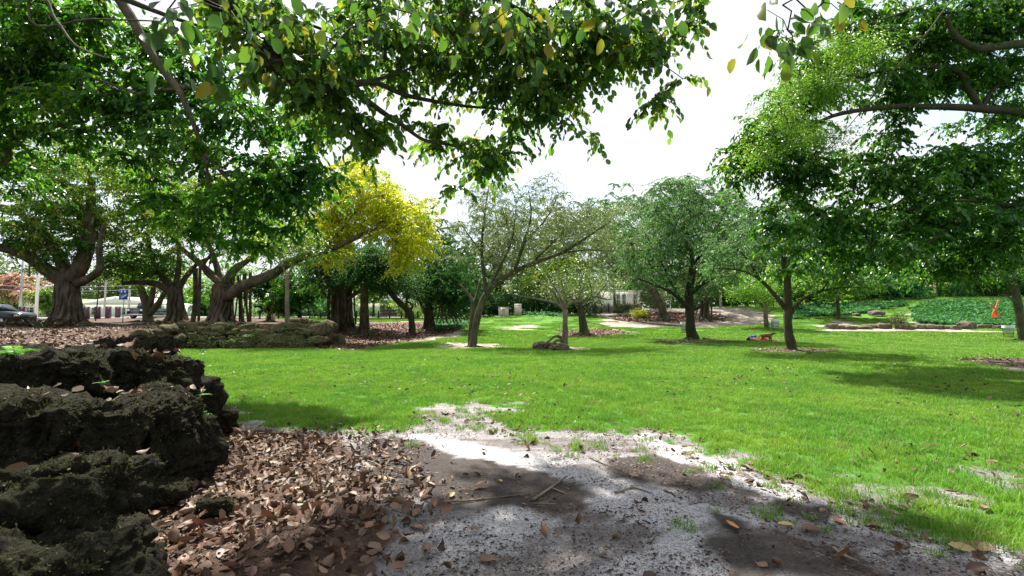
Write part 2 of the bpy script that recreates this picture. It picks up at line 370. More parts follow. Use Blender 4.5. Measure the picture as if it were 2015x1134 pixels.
def limb_tube(mb, pts, r0, r1, n=8, rough=.10, m=5, flare=0, fl=0, k=5, world=False, pw=1.0):
    p = np.array(pts, float) if world else w3(pts); q = smooth_line(p, m); L = len(q)
    t = np.linspace(0, 1, L); r = r1+(r0-r1)*(1-t)**pw
    f = np.zeros(L)
    if flare:
        zz = (q[:, 2]-q[0, 2]); r = r*(1+flare*np.exp(-zz/(.9*r0))); f = fl*np.exp(-zz/(3*r0))+fl*.25
    mb.tube(q, r, n, f, k, R.random()*6, rough); return q, r
def tree(name, label, base, trunk, limbs, crown, nb=200, spray=None, K=150, per=110, rc=.55, size=.12, leaf='leaf_dark', bark='bark', lod='far', r=(.25, .12),
         group=None, flare=.7, fl=.12, hollow=.35, droop=.4, crown_label=None, tip=.009, flat=.55, upb=1., extra=None, sides=12, cat='tree', tint=.5, twigs=True, wid=1.):
    """base (px, D): ground point; trunk [(px,py,D)..] above it; limbs [(pts, r0, r1)..]"""
    bx = P(base[0], 600, base[1]); z = h1(bx[0], bx[1]); b = np.array([bx[0], bx[1], z])
    rt = root(name, b, label, cat, group)
    mb = MB(); tp = [b+np.array([0, 0, -.15]), b+np.array([0, 0, .12])]+[P(*q) for q in trunk]
    q, rr = limb_tube(mb, tp, r[0], r[1], sides, .12, 5, flare, fl, 5, world=True, pw=.9); nodes = [q[len(q)//3:]]; rad_ = [rr[len(q)//3:]]
    # surface roots
    for i in range(5):
        a = R.random()*1.2+i*1.26; L = r[0]*(3+2*R.random()); pr = []
        for s in np.linspace(.35, 1, 5):
            x, y = b[0]+math.cos(a+.3*s)*L*s, b[1]+math.sin(a+.3*s)*L*s; pr.append((x, y, h1(x, y)+.10*r[0]*(1-s)*4-.02))
        mb.tube(pr, np.linspace(r[0]*.42, r[0]*.06, 5), 6, rough=.1)
    if extra: extra(mb, b)
    tm = mb; mb.V = [v-b for v in mb.V]
    tm.obj('trunk', rt, M[bark], smooth=True)
    lb = MB()
    for pts, r0, r1 in limbs:
        q, rr = limb_tube(lb, pts, r0, r1, 8, .12); nodes.append(q[1:]); rad_.append(rr[1:])
    cl = sample_ell(crown, K, hollow)
    if twigs:
        for pp, r_ in grow(np.concatenate(nodes), np.concatenate(rad_), cl[:min(K, nb)], tip=tip): lb.tube(pp, r_, 5 if r_[0] > .03 else 4, cap=False)
    if lb.n: lb.V = [v-b for v in lb.V]; lb.obj('branches', rt, M[bark], smooth=True)
    if not isinstance(leaf, (list, tuple)): leaf = [leaf]
    if spray: p, mx_, rn, _ = sprays(cl, *spray, size, tint=tint, wid=wid, upbias=upb)
    else: p, mx_, rn = foliage(cl, per, rc, size, lod, flat=flat, droop=droop, tint=tint, upbias=upb, wid=wid)
    o = obj('foliage', leaf_mesh(name+'_foliage', p-b, mx_, [M[leaf[0]]], lod, rn), rt, kind='stuff')
    if crown_label: o['label'] = crown_label
    return rt, b
def banyan(name, label, base, R0, top, limbs, crowns, roots=(), group=None, K=200, per=110, size=.16, rc=.7, K2=None, cols=None, lean=0., hollow=.3, spread=1.0):
    bx = P(base[0], 600, base[1]); z = h1(bx[0], bx[1]); b = np.array([bx[0], bx[1], z]); rt = root(name, b, label, 'tree', group)
    mb = MB(); T = P(*top); n = 15
    def tw(i, s, rr):
        a = 2*math.pi*i/n+.5*s; c = b+(T-b)*s; return c+np.array([math.cos(a)*rr, math.sin(a)*rr, 0])
    q = smooth_line([b-[0, 0, .2], b+[0, 0, .3], b+(T-b)*.5, b+(T-b)*.85, T], 5); t = np.linspace(0, 1, len(q))
    mb.tube(q, R0*(.72+.45*np.exp(-t*7)), 30, .2*np.exp(-t*1.5)+.05, 8, 1., .12)
    for i in range(n):
        j = R.normal()*.15; pp = []
        for s, rr in ((0.02, 1.55), (.10, 1.1), (.25, .82), (.5, .70), (.75, .66), (1, .45)):
            pp.append(tw(i+j+R.normal()*.2, s, R0*rr*(.92+.2*R.random())))
        pp[0][2] = h1(pp[0][0], pp[0][1])+.02
        mb.tube(smooth_line(pp, 4), R0*np.interp(np.linspace(0, 1, 21), [0, .2, 1], [.19, .15, .12])*(.45+.8*R.random()), 7, rough=.16)
        # surface root snaking away
        a = 2*math.pi*i/n+j; L = R0*(2.0+2.4*R.random())*spread; pr = []
        for s in np.linspace(.0, 1, 8):
            aa = a+.35*math.sin(s*5+i); x, y = b[0]+math.cos(aa)*(R0*1.2+L*s), b[1]+math.sin(aa)*(R0*1.2+L*s)
            pr.append((x, y, h1(x, y)+.10*(1-s)+.02*math.sin(i+s*9)))
        mb.tube(smooth_line(pr, 3), np.linspace(R0*.19, R0*.04, 22), 6, rough=.15)
    mb.V = [v-b for v in mb.V]; mb.obj('trunk', rt, M['bark_ban'], smooth=True)
    lb = MB(); nodes = []; rad_ = []
    for pts, r0, r1 in limbs:
        q, rr = limb_tube(lb, pts, r0, r1, 10, .16); nodes.append(q[2:]); rad_.append(rr[2:])
    for pts, r0 in roots:
        a = w3(pts); o = MB(); o.tube(smooth_line(a, 4)-b, r0, 6, rough=.15); o.obj('aerial_root', rt, M['bark_ban'], smooth=True)
    fo = []
    for ci, (els, lf, KK) in enumerate(crowns):
        yl = lf == 'leaf_yellow'
        cl = sample_ell(els, KK, hollow)
        for pp, r_ in grow(np.concatenate(nodes), np.concatenate(rad_), cl[:min(KK, 130)], tip=.012): lb.tube(pp, r_, 5 if r_[0] > .04 else 4, cap=False)
        p, mx_, rn, _ = sprays(cl, 7, per//8, rc*1.15, size*(1.15 if yl else 1.1), down=.45, upbias=.4, jit=.4)
        fo.append((p, mx_, rn, lf))
    lb.V = [v-b for v in lb.V]; lb.obj('limbs', rt, M['bark_ban'], smooth=True)
    for p, mx_, rn, lf in fo:
        o = obj('foliage', leaf_mesh(name+'_foliage', p-b, mx_, [M[lf]], 'far', rn), rt, kind='stuff')
        if lf == 'leaf_yellow': o['label'] = 'golden yellow foliage on the long right-hand limb'
    return rt, b
def bgtree(name, label, px, D, els, leaf, K=110, per=90, rc=.9, size=.30, bark='bark_dark', r=.2, group=None, hollow=.15, fork=None, base_px=None):
    """a background tree: generated limbs under its crown"""
    e = [ell(*q) for q in els]; bp = base_px or px; bx = P(bp, 600, D); g = h1(bx[0], bx[1]); c = e[0][0]; low = c[2]-e[0][1][2]*.9
    fz = fork if fork else g+max(.8, (low-g)*.9); k = D/F
    f = np.array([(bx[0]*.8+c[0]*.2), D, fz]); fp = (CX+f[0]/D*F)
    def row(z_): return HZ-(z_-CAMZ)*F/D
    tr = [(fp, row(fz), D)]
    lm = []
    for q in els:
        cc = P(q[0], q[1], q[4]); lm.append(([f, f*.6+cc*.4+[R.normal()*.2, 0, -.2], cc+[0, 0, -.2]], r*.6, .04))
    if len(els) == 1:
        lm = []
        for a in (-.6, .1, .65): cc = c+np.array([a*e[0][1][0], R.normal()*.4, .1*e[0][1][2]]); lm.append(([f, f*.5+cc*.5+[0, 0, -.15*e[0][1][2]], cc], r*.6, .04))
    lm = [([tuple(v) for v in pts], a, b_) for pts, a, b_ in lm]
    # w3 reads 3-tuples as pixels, so turn world points back into (px,py,D)
    def back(v): v = np.asarray(v, float); d = v-[0, 0, CAMZ]; yy = d[1]*cT+d[2]*sT; zz = -d[1]*sT+d[2]*cT; return (CX+d[0]/yy*F, CY-zz/yy*F, v[1])
    tr = [back(f)]; lm = [([back(v) for v in pts], a, b_) for pts, a, b_ in lm]
    return tree(name, label, (bp, D), tr, lm, e, K=K, per=per, rc=rc, size=size, leaf=leaf, bark=bark, spray=(6, 12, rc*1.25), r=(r, r*.7), group=group, hollow=hollow, tip=.014, sides=8, upb=.25, nb=80)
# ------------------------------------------------------------------ ground zones (authored on the ground plan)
Z_DIRT = gpoly([(432, 800), (520, 835), (640, 848), (760, 850), (830, 838), (855, 812), (950, 800), (975, 835), (1060, 862), (1180, 846), (1290, 852), (1380, 888), (1480, 935), (1600, 965), (1700, 992), (1790, 1030), (1900, 1045), (2060, 1085)])+[(6, 2.3), (9, -9), (-4.5, -9), (-4.6, 5.0)]
Z_LIT = gpoly([(430, 850), (560, 850), (690, 862), (700, 930), (790, 980), (780, 1050), (700, 1134)])+[(-.9, 1.5), (-4.5, 1.2), (-4.6, 5.5)]
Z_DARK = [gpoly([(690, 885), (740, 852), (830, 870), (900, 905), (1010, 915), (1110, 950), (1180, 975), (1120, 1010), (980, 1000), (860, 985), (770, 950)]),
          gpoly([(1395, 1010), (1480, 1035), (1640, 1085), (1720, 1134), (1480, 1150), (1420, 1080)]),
          gpoly([(1160, 905), (1300, 900), (1450, 950), (1660, 1010), (1600, 1020), (1400, 965), (1240, 940)])]  # dirt colour set darker inside these outlines
Z_SUNLIT = [gpoly([(752, 862), (860, 856), (1010, 893), (1160, 925), (1320, 975), (1440, 1010), (1560, 1046), (1720, 1112), (1640, 1096), (1480, 1046), (1400, 1040), (1430, 1090), (1470, 1140), (1130, 1140), (1230, 1085), (1300, 1040), (1180, 1000), (1130, 955), (1000, 925), (860, 893)]),
           gpoly([(1260, 860), (1380, 890), (1560, 970), (1600, 985), (1480, 965), (1330, 915)]), gpoly([(860, 1030), (1010, 1010), (1100, 1030), (1000, 1060), (900, 1134), (790, 1134)]), gpoly([(1600, 1000), (1780, 1040), (1990, 1080), (1960, 1110), (1740, 1060)]), gpoly([(450, 805), (560, 835), (640, 850), (520, 850)])]  # streaks of light between shade, painted into the sand colour
Z_BARE = [gpoly([(1560, 960), (1700, 945), (1850, 950), (1960, 990), (1940, 1010), (1800, 985), (1640, 985)]), gpoly([(1930, 930), (2060, 925), (2060, 975), (1960, 965)]),
          gpoly([(800, 795), (1040, 792), (1050, 812), (830, 815)]), gpoly([(1300, 850), (1440, 872), (1500, 895), (1400, 905), (1290, 875)])]
Z_MUL = [gpoly([(630, 688), (622, 640), (700, 634), (910, 632), (915, 645), (880, 655), (760, 678), (690, 690)]), gpoly([(1100, 650), (1180, 646), (1240, 655), (1200, 664), (1110, 664)]),
         gpoly([(1205, 624), (1260, 617), (1350, 616), (1430, 622), (1420, 633), (1300, 635), (1220, 631)])]
Z_PALE = [gpoly([(1180, 620), (1250, 610), (1480, 609), (1520, 622), (1490, 640), (1380, 645), (1230, 646), (1180, 640)]), gpoly([(630, 688), (700, 688), (760, 684), (900, 660), (920, 650), (880, 650), (760, 668)]),
          gpoly([(848, 684), (860, 677), (930, 674), (1010, 678), (1015, 684), (930, 688)]), gpoly([(1060, 686), (1110, 680), (1150, 684), (1150, 689), (1100, 690)]), gpoly([(1940, 712), (2060, 692), (2060, 745), (1990, 730)]),
          gpoly([(1610, 650), (1650, 630), (1700, 643), (1990, 652), (1990, 657), (1700, 652), (1625, 653)]), gpoly([(1775, 622), (1795, 606), (1840, 606), (1800, 625), (1830, 640), (1860, 646), (1790, 636)]), gpoly([(960, 648), (1010, 640), (1060, 641), (1040, 648), (990, 651)])]
Z_IVY = [gpoly([(1560, 629), (1550, 605), (1700, 602), (1790, 598), (1790, 603), (1740, 610), (1660, 622)]), gpoly([(1800, 635), (1800, 612), (1820, 598), (2080, 596), (2080, 643), (1900, 643)])]
Z_IVY2 = [gpoly([(1030, 630), (1028, 619), (1110, 616), (1115, 630)]), gpoly([(850, 655), (840, 640), (900, 634), (918, 642), (915, 650)])]
def zone(x, y, polys, w=.35, amp=.35, sc=1.2, s=0):
    d = np.full(np.shape(x), 1e9)
    for p in (polys if isinstance(polys[0], list) else [polys]): d = np.minimum(d, sdp(x, y, p))
    k = np.clip(y/12, .6, 4); d = d+amp*k*fb2(x, y, sc, 3, s)
    return 1-ss(-w*k, w*k, d)
def zones(x, y):
    dirt = np.maximum.reduce([zone(x, y, Z_DIRT, .16, .5, 2.6, 1),   .62*zone(x, y, Z_BARE, .3, .55, 3.2, 2), zone(x, y, Z_PALE, .2, .3, .5, 3), zone(x, y, Z_MUL, .1, .3, .5, 4)])
    pl = (sdp(x, y, PLAT) < .25)*1.; far = ss(60, 63, y)*(x < 14)
    dirt = np.maximum.reduce([dirt, pl, far*.0])
    lit = np.maximum(zone(x, y, Z_LIT, .35, .35, 1.4, 5), pl*(.6+.4*ss(-.2, .3, fb2(x, y, .3, 2, 6))))
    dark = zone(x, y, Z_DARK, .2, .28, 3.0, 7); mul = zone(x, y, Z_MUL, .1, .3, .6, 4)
    pale = zone(x, y, Z_PALE, .2, .3, .5, 3)
    return dirt, lit, dark, mul, pale
def sunlitz(x, y): return zone(x, y, Z_SUNLIT, .16, .3, 3.2, 13)
xs = np.unique(np.concatenate([np.arange(-5.5, 8.5, .11), np.geomspace(8.5, 420, 85), -np.geomspace(5.5, 420, 95)]))
ys = np.unique(np.concatenate([np.arange(-10, 1.4, .5), np.arange(1.4, 9.2, .09), np.geomspace(9.5, 75, 190), np.geomspace(75, 900, 30)]))
X, Y = np.meshgrid(xs, ys); Zz = H(X, Y); zd, zl, zk, zm, zp = zones(X, Y)
nr = (Y < 12)*(np.abs(X) < 12)
Zz = Zz+nr*zd*(.012*fb2(X, Y, 6, 3, 31)+.02*fb2(X, Y, 1.6, 2, 32)*(1-zl)); nx, ny = len(xs), len(ys)
i = (np.arange(ny-1)[:, None]*nx+np.arange(nx-1)[None]).ravel()
V = np.stack([X, Y, Zz], -1).reshape(-1, 3)
def groundmat():
    m, t = NT('ground'); n = N(t); co = n('TexCoord').outputs['Object']
    a_d, a_l, a_k, a_m, a_p = [n.attr(k) for k in ('dirt', 'litter', 'dark', 'mulch', 'pale')]
    f1 = n.noise(3.2, 6, .62, co, .5); f2 = n.noise(38, 5, .7, co); f3 = n.noise(.35, 4, .6, co); f5 = n.noise(120, 3, .7, co)
    mp = n('Mapping', Vector=co); mp.inputs['Rotation'].default_value = (0, 0, rad(-32)); mp.inputs['Scale'].default_value = (.45, 1.9, 1)
    st = n.noise(1.15, 6, .6, mp.outputs[0], 1.2)
    grass = n.mix(n.rng(f3, .35, .65), (.06, .17, .015), (.10, .22, .02)); grass = n.mix(n.rng(f2, .4, .65, 0, .6), grass, (.035, .09, .014))
    a_s = n.attr('light'); sand = n.mix(n.rng(n.math('ADD', n.math('MULTIPLY', a_s, .55), n.math('ADD', st, n.math('MULTIPLY', f1, .35))), .52, 1.02), (.18, .16, .155), (.58, .56, .575)); sand = n.mix(n.rng(f2, .46, .62, 0, .62), sand, (.08, .068, .064)); sand = n.mix(n.rng(f5, .50, .60, 0, .85), sand, (.04, .03, .028))  # sand whitened along the painted streaks of light, then speckled
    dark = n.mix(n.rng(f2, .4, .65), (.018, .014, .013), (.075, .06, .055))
    lit = n.mix(n.rng(f1, .38, .62), (.035, .022, .017), (.11, .065, .045)); lit = n.mix(n.rng(f2, .5, .62, 0, .7), lit, (.12, .07, .05))
    mul = n.mix(n.rng(f2, .4, .62), (.07, .03, .022), (.21, .10, .07)); pale = n.mix(n.rng(n.noise(1.1, 6, .7, co), .40, .62), (.17, .135, .105), (.40, .34, .285))
    c = n.mix(n.rng(a_p, .35, .65), sand, pale); c = n.mix(n.rng(n.math('ADD', a_l, n.math('MULTIPLY', f1, .3)), .5, .75), c, lit)
    c = n.mix(n.rng(n.math('ADD', a_m, n.math('MULTIPLY', f1, .3)), .5, .75), c, mul)
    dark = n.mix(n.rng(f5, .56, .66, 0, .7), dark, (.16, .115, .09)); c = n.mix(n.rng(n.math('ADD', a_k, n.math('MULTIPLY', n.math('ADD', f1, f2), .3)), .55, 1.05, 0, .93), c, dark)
    e = n.rng(n.math('ADD', a_d, n.math('MULTIPLY', n.math('ADD', n.noise(7, 5, .7, co), f1), .35)), .70, .98)
    c = n.mix(e, grass, c)
    b = n('BsdfPrincipled', Roughness=.92); t.links.new(c, b.inputs['Base Color']); b.inputs['Specular IOR Level'].default_value = .2
    t.links.new(n.bump(n.math('ADD', f2, n.math('ADD', n.math('MULTIPLY', f5, .7), f1)), .8, .03), b.inputs['Normal']); n.out(b.outputs[0]); return m
M['ground'] = groundmat()
obj('ground', mesh_np('ground', V, [np.stack([i, i+1, i+nx+1, i+nx], 1)], [M['ground']], dict(dirt=zd.ravel(), litter=zl.ravel(), dark=zk.ravel(), mulch=zm.ravel(), pale=zp.ravel(), light=sunlitz(X, Y).ravel()), True), kind='structure')

# ------------------------------------------------------------------ grass: instanced turf patches
def gn_scatter(name, pts, patches, rot, scl, label=None, **k):
    m = mesh_np(name, pts, [], (), {'rot': rot, 'scl': scl, 'pick': R.integers(0, len(patches), len(pts)).astype(float)})
    o = obj(name, m, **k); g = bpy.data.node_groups.new(name, 'GeometryNodeTree')
    g.interface.new_socket('Geometry', in_out='INPUT', socket_type='NodeSocketGeometry'); g.interface.new_socket('Geometry', in_out='OUTPUT', socket_type='NodeSocketGeometry')
    gi = g.nodes.new('NodeGroupInput'); go = g.nodes.new('NodeGroupOutput'); jn = g.nodes.new('GeometryNodeJoinGeometry'); L = g.links.new
    def at(nm):
        a = g.nodes.new('GeometryNodeInputNamedAttribute'); a.data_type = 'FLOAT'; a.inputs['Name'].default_value = nm; return a.outputs['Attribute']
    for i, pm in enumerate(patches):
        po = bpy.data.objects.new(name+'_patch', pm)
        oi = g.nodes.new('GeometryNodeObjectInfo'); oi.inputs['Object'].default_value = po; oi.inputs['As Instance'].default_value = True
        ip = g.nodes.new('GeometryNodeInstanceOnPoints'); cp = g.nodes.new('FunctionNodeCompare'); cp.data_type = 'FLOAT'; cp.operation = 'EQUAL'
        L(at('pick'), cp.inputs[0]); cp.inputs[1].default_value = float(i); cp.inputs[12 if len(cp.inputs) > 12 else 2].default_value = .1
        for s_ in cp.inputs:
            if s_.name == 'Epsilon': s_.default_value = .1
        cx = g.nodes.new('ShaderNodeCombineXYZ'); L(at('rot'), cx.inputs['Z'])
        L(gi.outputs[0], ip.inputs['Points']); L(cp.outputs[0], ip.inputs['Selection']); L(oi.outputs['Geometry'], ip.inputs['Instance'])
        L(cx.outputs[0], ip.inputs['Rotation']); L(at('scl'), ip.inputs['Scale']); L(ip.outputs[0], jn.inputs[0])
    L(jn.outputs[0], go.inputs[0]); md = o.modifiers.new('scatter', 'NODES'); md.node_group = g
    if label: o['label'] = label
    return o
def grassmat():
    m, t = NT('grass'); n = N(t); r = n.attr('rnd'); po = n('NewGeometry').outputs['Position']; f = n.noise(.5, 4, .6, po); g = n.noise(3, 3, .6, po)
    c = n.mix(r, (.085, .235, .016), (.15, .35, .03)); c = n.mix(n.rng(f, .4, .62, 0, .65), c, (.25, .40, .035)); c = n.mix(n.rng(g, .48, .66, 0, .6), c, (.045, .15, .018))
    c = n.mix(n.rng(n.noise(1.6, 5, .7, po), .56, .68, 0, .55), c, (.26, .28, .07)); c = n.mix(n.rng(r, .93, .95), c, (.34, .29, .13))
    b = n('BsdfPrincipled', Roughness=.45); t.links.new(c, b.inputs['Base Color']); b.inputs['Specular IOR Level'].default_value = .3
    tr = n('BsdfTranslucent'); t.links.new(c, tr.inputs['Color']); s = n('MixShader', i0=.4); t.links.new(b.outputs[0], s.inputs[1]); t.links.new(tr.outputs[0], s.inputs[2]); n.out(s.outputs[0]); return m
M['grass'] = grassmat()
def patch(nb, half, h, w, clump=0):
    if clump: c = R.uniform(-half, half, (clump, 2)); b = c[R.integers(0, clump, nb)]+R.normal(size=(nb, 2))*half*.16
    else: b = R.uniform(-half, half, (nb, 2))
    a = R.random(nb)*6.283; ln = h*(.5+.8*R.random(nb)); lean = ln*(.25+.75*R.random(nb)); la = R.random(nb)*6.283
    wx, wy = np.cos(a)*w, np.sin(a)*w; z = np.zeros(nb)
    v0 = np.stack([b[:, 0]-wx, b[:, 1]-wy, z-.01], 1); v1 = np.stack([b[:, 0]+wx, b[:, 1]+wy, z-.01], 1)
    mx, my = b[:, 0]+np.cos(la)*lean*.35, b[:, 1]+np.sin(la)*lean*.35
    v2 = np.stack([mx+wx*.75, my+wy*.75, ln*.6], 1); v3 = np.stack([mx-wx*.75, my-wy*.75, ln*.6], 1)
    v4 = np.stack([b[:, 0]+np.cos(la)*lean, b[:, 1]+np.sin(la)*lean, ln*.92], 1)
    V = np.stack([v0, v1, v2, v3, v4], 1).reshape(-1, 3); k = np.arange(nb)[:, None]*5
    return mesh_np('turf', V, [k+np.array([[0, 1, 2, 3]]), k+np.array([[3, 2, 4]])], [M['grass']], {'rnd': np.repeat(R.random(nb), 5)})
def field(y0, y1, step, xl=-20, xr=70):
    x, y = np.meshgrid(np.arange(xl, xr, step), np.arange(y0, y1, step)); x = x.ravel()+R.uniform(-.5, .5, x.size)*step; y = y.ravel()+R.uniform(-.5, .5, y.size)*step
    k = np.abs(x) < y*1.13+1.5; x, y = x[k], y[k]
    d = zones(x, y)[0]; iv = zone(x, y, Z_IVY+Z_IVY2, .1, .2)
    k = (R.random(len(x)) < (1-ss(.18, .62, d+.25*fb2(x, y, 5, 2, 21)))) & (iv < .5) & (y < 61)
    return np.stack([x[k], y[k], H(x[k], y[k])-.004], 1)
p1 = [patch(170, .17, .06, .0028, 0), patch(170, .17, .05, .0028, 9), patch(190, .17, .072, .003, 14)]
p2 = [patch(420, .45, .075, .006), patch(420, .45, .065, .0065, 20)]
p3 = [patch(700, 1.1, .09, .016), patch(700, 1.1, .08, .018)]
a = field(2.0, 13, .2, -14, 16); gn_scatter('grass', a, p1, R.random(len(a))*6.28, .7+.6*R.random(len(a)), kind='stuff', label='bright green lawn grass with ragged edge by the sandy dirt', cat='grass')
a = field(13, 30, .55, -32, 34); gn_scatter('grass', a, p2, R.random(len(a))*6.28, .8+.5*R.random(len(a)), kind='stuff', label='bright green lawn grass around the three middle trees', cat='grass')
a = field(30, 61, 1.4, -60, 70); gn_scatter('grass', a, p3, R.random(len(a))*6.28, .8+.5*R.random(len(a)), kind='stuff', label='lawn grass rising on the far slope', cat='grass')
# grass tufts straying into the dirt
tx = []
for (px, py, sp, n_) in [(1030, 858, .12, 9), (820, 848, .25, 14), (950, 830, .2, 9), (1180, 880, .22, 9), (1230, 905, .1, 3), (1340, 1040, .06, 2), (1790, 1000, .3, 26), (1850, 1008, .2, 16), (1990, 1050, .3, 22), (1650, 980, .3, 12), (1560, 965, .25, 12), (1900, 1062, .15, 6),
                         (1500, 1020, .1, 3), (1680, 1045, .12, 3), (1930, 1070, .1, 5), (500, 800, .25, 12), (1455, 880, .25, 10), (700, 838, .3, 10), (1100, 880, .15, 4), (930, 808, .5, 34), (880, 825, .4, 22), (1000, 832, .4, 22), (1120, 858, .3, 12), (1250, 868, .3, 10), (1400, 925, .2, 5)]:
    g = G(px, py)
    for _ in range(n_): x, y = g[0]+R.normal()*sp*1.6, g[1]+R.normal()*sp; tx.append((x, y, h1(x, y)))
tx = np.array(tx); gn_scatter('grass_tufts', tx, [patch(40, .07, .06, .0026), patch(26, .06, .05, .0026), patch(60, .09, .07, .0028)], R.random(len(tx))*6.28, .6+.7*R.random(len(tx)), kind='stuff', label='stray grass tufts growing in the sandy dirt', cat='grass')
# ------------------------------------------------------------------ far setting: street, buildings
M['asphalt'] = plain('asphalt', (.22, .21, .2), .9, var=.2, scale=30, bump=.3); M['concrete'] = plain('concrete', (.42, .40, .36), .85, var=.12, scale=8, bump=.2)
M['white'] = plain('white_paint', (.78, .77, .74), .6, var=.05); M['cream'] = plain('cream_wall', (.62, .56, .44), .7, var=.08)
M['roof_w'] = plain('white_roof', (.72, .68, .64), .7, var=.06, scale=12, bump=.2); M['roof_g'] = plain('grey_shingle', (.30, .32, .30), .9, var=.25, scale=14, bump=.5)
M['brown'] = plain('brown_door', (.10, .06, .05), .6); M['glass'] = plain('dark_glass', (.03, .04, .05), .12, var=.05); M['purple'] = plain('maroon_pier', (.085, .035, .06), .7, var=.2)
M['wood_dark'] = plain('dark_post', (.04, .035, .03), .8, var=.3, bump=.3); M['metal'] = plain('galvanised', (.42, .43, .44), .45, .6); M['black'] = plain('black_iron', (.02, .02, .02), .5)
M['blue'] = plain('sign_blue', (.02, .10, .38), .4, var=.03); M['signw'] = plain('sign_white', (.8, .82, .84), .4, var=.02); M['pole'] = plain('concrete_pole', (.48, .46, .42), .8, var=.1)
M['beige'] = plain('utility_beige', (.50, .46, .38), .6, var=.07); M['red'] = plain('red_mark', (.5, .05, .03), .6); M['orange'] = plain('orange_paint', (.75, .12, .03), .45, var=.08)
M['carpaint'] = plain('dark_car_paint', (.012, .018, .022), .2, .2, var=.05); M['tyre'] = plain('tyre', (.015, .015, .015), .9); M['chrome'] = plain('chrome', (.5, .5, .5), .25, .9)
M['cloth_blue'] = plain('blue_fabric', (.02, .07, .20), .8); M['skin'] = plain('skin', (.50, .27, .18), .55, var=.05); M['coral'] = plain('coral_fabric', (.62, .09, .09), .8); M['hair'] = plain('dark_hair', (.015, .01, .008), .7)
M['dogfur'] = plain('brown_fur', (.22, .075, .03), .85, var=.3, scale=9, bump=.4); M['bag'] = plain('bin_liner', (.66, .68, .72), .5, var=.08); M['wire'] = plain('bin_wire', (.03, .03, .035), .5, .4)
M['wall_c'] = plain('stained_wall', (.20, .19, .16), .9, var=.3, scale=3, bump=.4)
m_ = MB(); x = np.linspace(-150, 16, 84)
def strip(name, y0, y1, dz, mat, x0=-150, x1=16, n=84, label=None):
    x = np.linspace(x0, x1, n); ys_ = np.linspace(y0, y1, 4); X_, Y_ = np.meshgrid(x, ys_); Z_ = H(X_, Y_)+dz
    i = (np.arange(3)[:, None]*n+np.arange(n-1)[None]).ravel()
    obj(name, mesh_np(name, np.stack([X_, Y_, Z_], -1).reshape(-1, 3), [np.stack([i, i+1, i+n+1, i+n], 1)], [mat]), kind='structure')
strip('road', 62.2, 70, .03, M['asphalt']); strip('pavement', 59.4, 61.8, .035, M['concrete'])
kb = MB(); xk = np.linspace(-150, 16, 60); kb.tube([(a, 62.0, h1(a, 62.0)+.08) for a in xk], .09, 4); kb.obj('kerb', None, M['concrete'], kind='structure')
def window(par, x, z, w, h, y, frame=True):
    f = MB(); f.box((x, y-.02, z), (w+.16, .10, h+.16)); fo = f.obj('window', par, M['white']); g = MB(); g.box((x, y-.085, z), (w, .04, h)); g.obj('pane', fo, M['glass'])
    b = MB(); b.box((x, y-.12, z), (.05, .03, h)); b.box((x, y-.12, z), (w, .03, .05)); b.obj('glazing_bar', fo, M['white'])
def house(label, px0, px1, D, hw, hr, wall, roof, ridge='x', depth=8, cat='house', z0=None, name='house'):
    x0, x1 = P(px0, 600, D)[0], P(px1, 600, D)[0]; cx = (x0+x1)/2; z = (z0 if z0 is not None else h1(cx, D)); w = x1-x0
    r = root(name, (cx, D, z), label, cat); b = MB(); b.box((0, depth/2, hw/2-.3), (w, depth, hw+.6)); b.obj('wall', r, wall)
    o = MB(); e = .5
    if ridge == 'x':
        ov = [(-e, 0), (depth/2, hr), (depth+e, 0), (depth+e, -.15), (depth/2, hr-.15), (-e, -.15)]
        n = len(ov); A = [(-w/2-e, a, hw+c+.1) for a, c in ov]; B = [(w/2+e, a, hw+c+.1) for a, c in ov]
        o.add(A+B, [[i, i+n, (i+1) % n+n, (i+1) % n] for i in range(n)]+[[0, 1, 4, 5], [1, 2, 3, 4], [n, n+5, n+4, n+1], [n+1, n+4, n+3, n+2]])
    elif ridge == 'y':
        o.prism([(-w/2-e, hw+.02), (w/2+e, hw+.02), (w/2+e, hw+.14), (0, hw+hr), (-w/2-e, hw+.14)], -e, depth+e)
    else: o.box((0, depth/2, hw+.12), (w+.6, depth+.6, .22))
    o.obj('roof', r, roof); return r, w
r, w = house('long low white building with small paired windows and a shallow gabled roof across the street', 150, 312, 76, 2.0, 1.3, M['white'], M['roof_w'], 'y')
for fx in (-5.2, -4.6, -3.7, .2, 1.1, 3.2, 4.0): window(r, fx, 1.0, .42, .95, 0)
r, w = house('pale cream flat-roofed building with dark windows behind the pink blossoming tree', 40, 118, 80, 2.9, 0, M['cream'], M['roof_w'], 'flat')
for fx in (-1.6, 1.4): window(r, fx, 1.2, 1.1, .8, 0)
r, w = house('house with a grey roof and a wide brown garage door behind the banyans', 690, 815, 78, 2.3, 1.9, M['cream'], M['roof_g'], 'x')
d = MB(); d.box((1.9, -.03, .95), (4.6, .12, 2.0)); do = d.obj('garage_door', r, M['brown'])
for i in range(4): q = MB(); q.box((1.9, -.105, .22+i*.49), (4.5, .03, .45)); q.obj('door_panel', do, M['brown'])
window(r, -3.3, 1.2, 1.0, 1.0, 0)
r, w = house('white building with narrow blue-grey windows behind the stained wall and dark fence', 1165, 1260, 74, 3.1, 0, M['white'], M['roof_w'], 'flat', name='building')
for fx in (-2.6, .3, 1.2, 2.9): window(r, fx, 1.9, .45, 1.5, 0)
r, w = house('pink tiled-roof house half hidden by leaves at the top of the right slope', 1818, 1900, 72, 1.5, 1.3, M['cream'], plain('terracotta_roof', (.42, .24, .16), .8, var=.2, scale=12, bump=.4), 'x', 6)
window(r, -1.6, .9, .9, .8, 0)
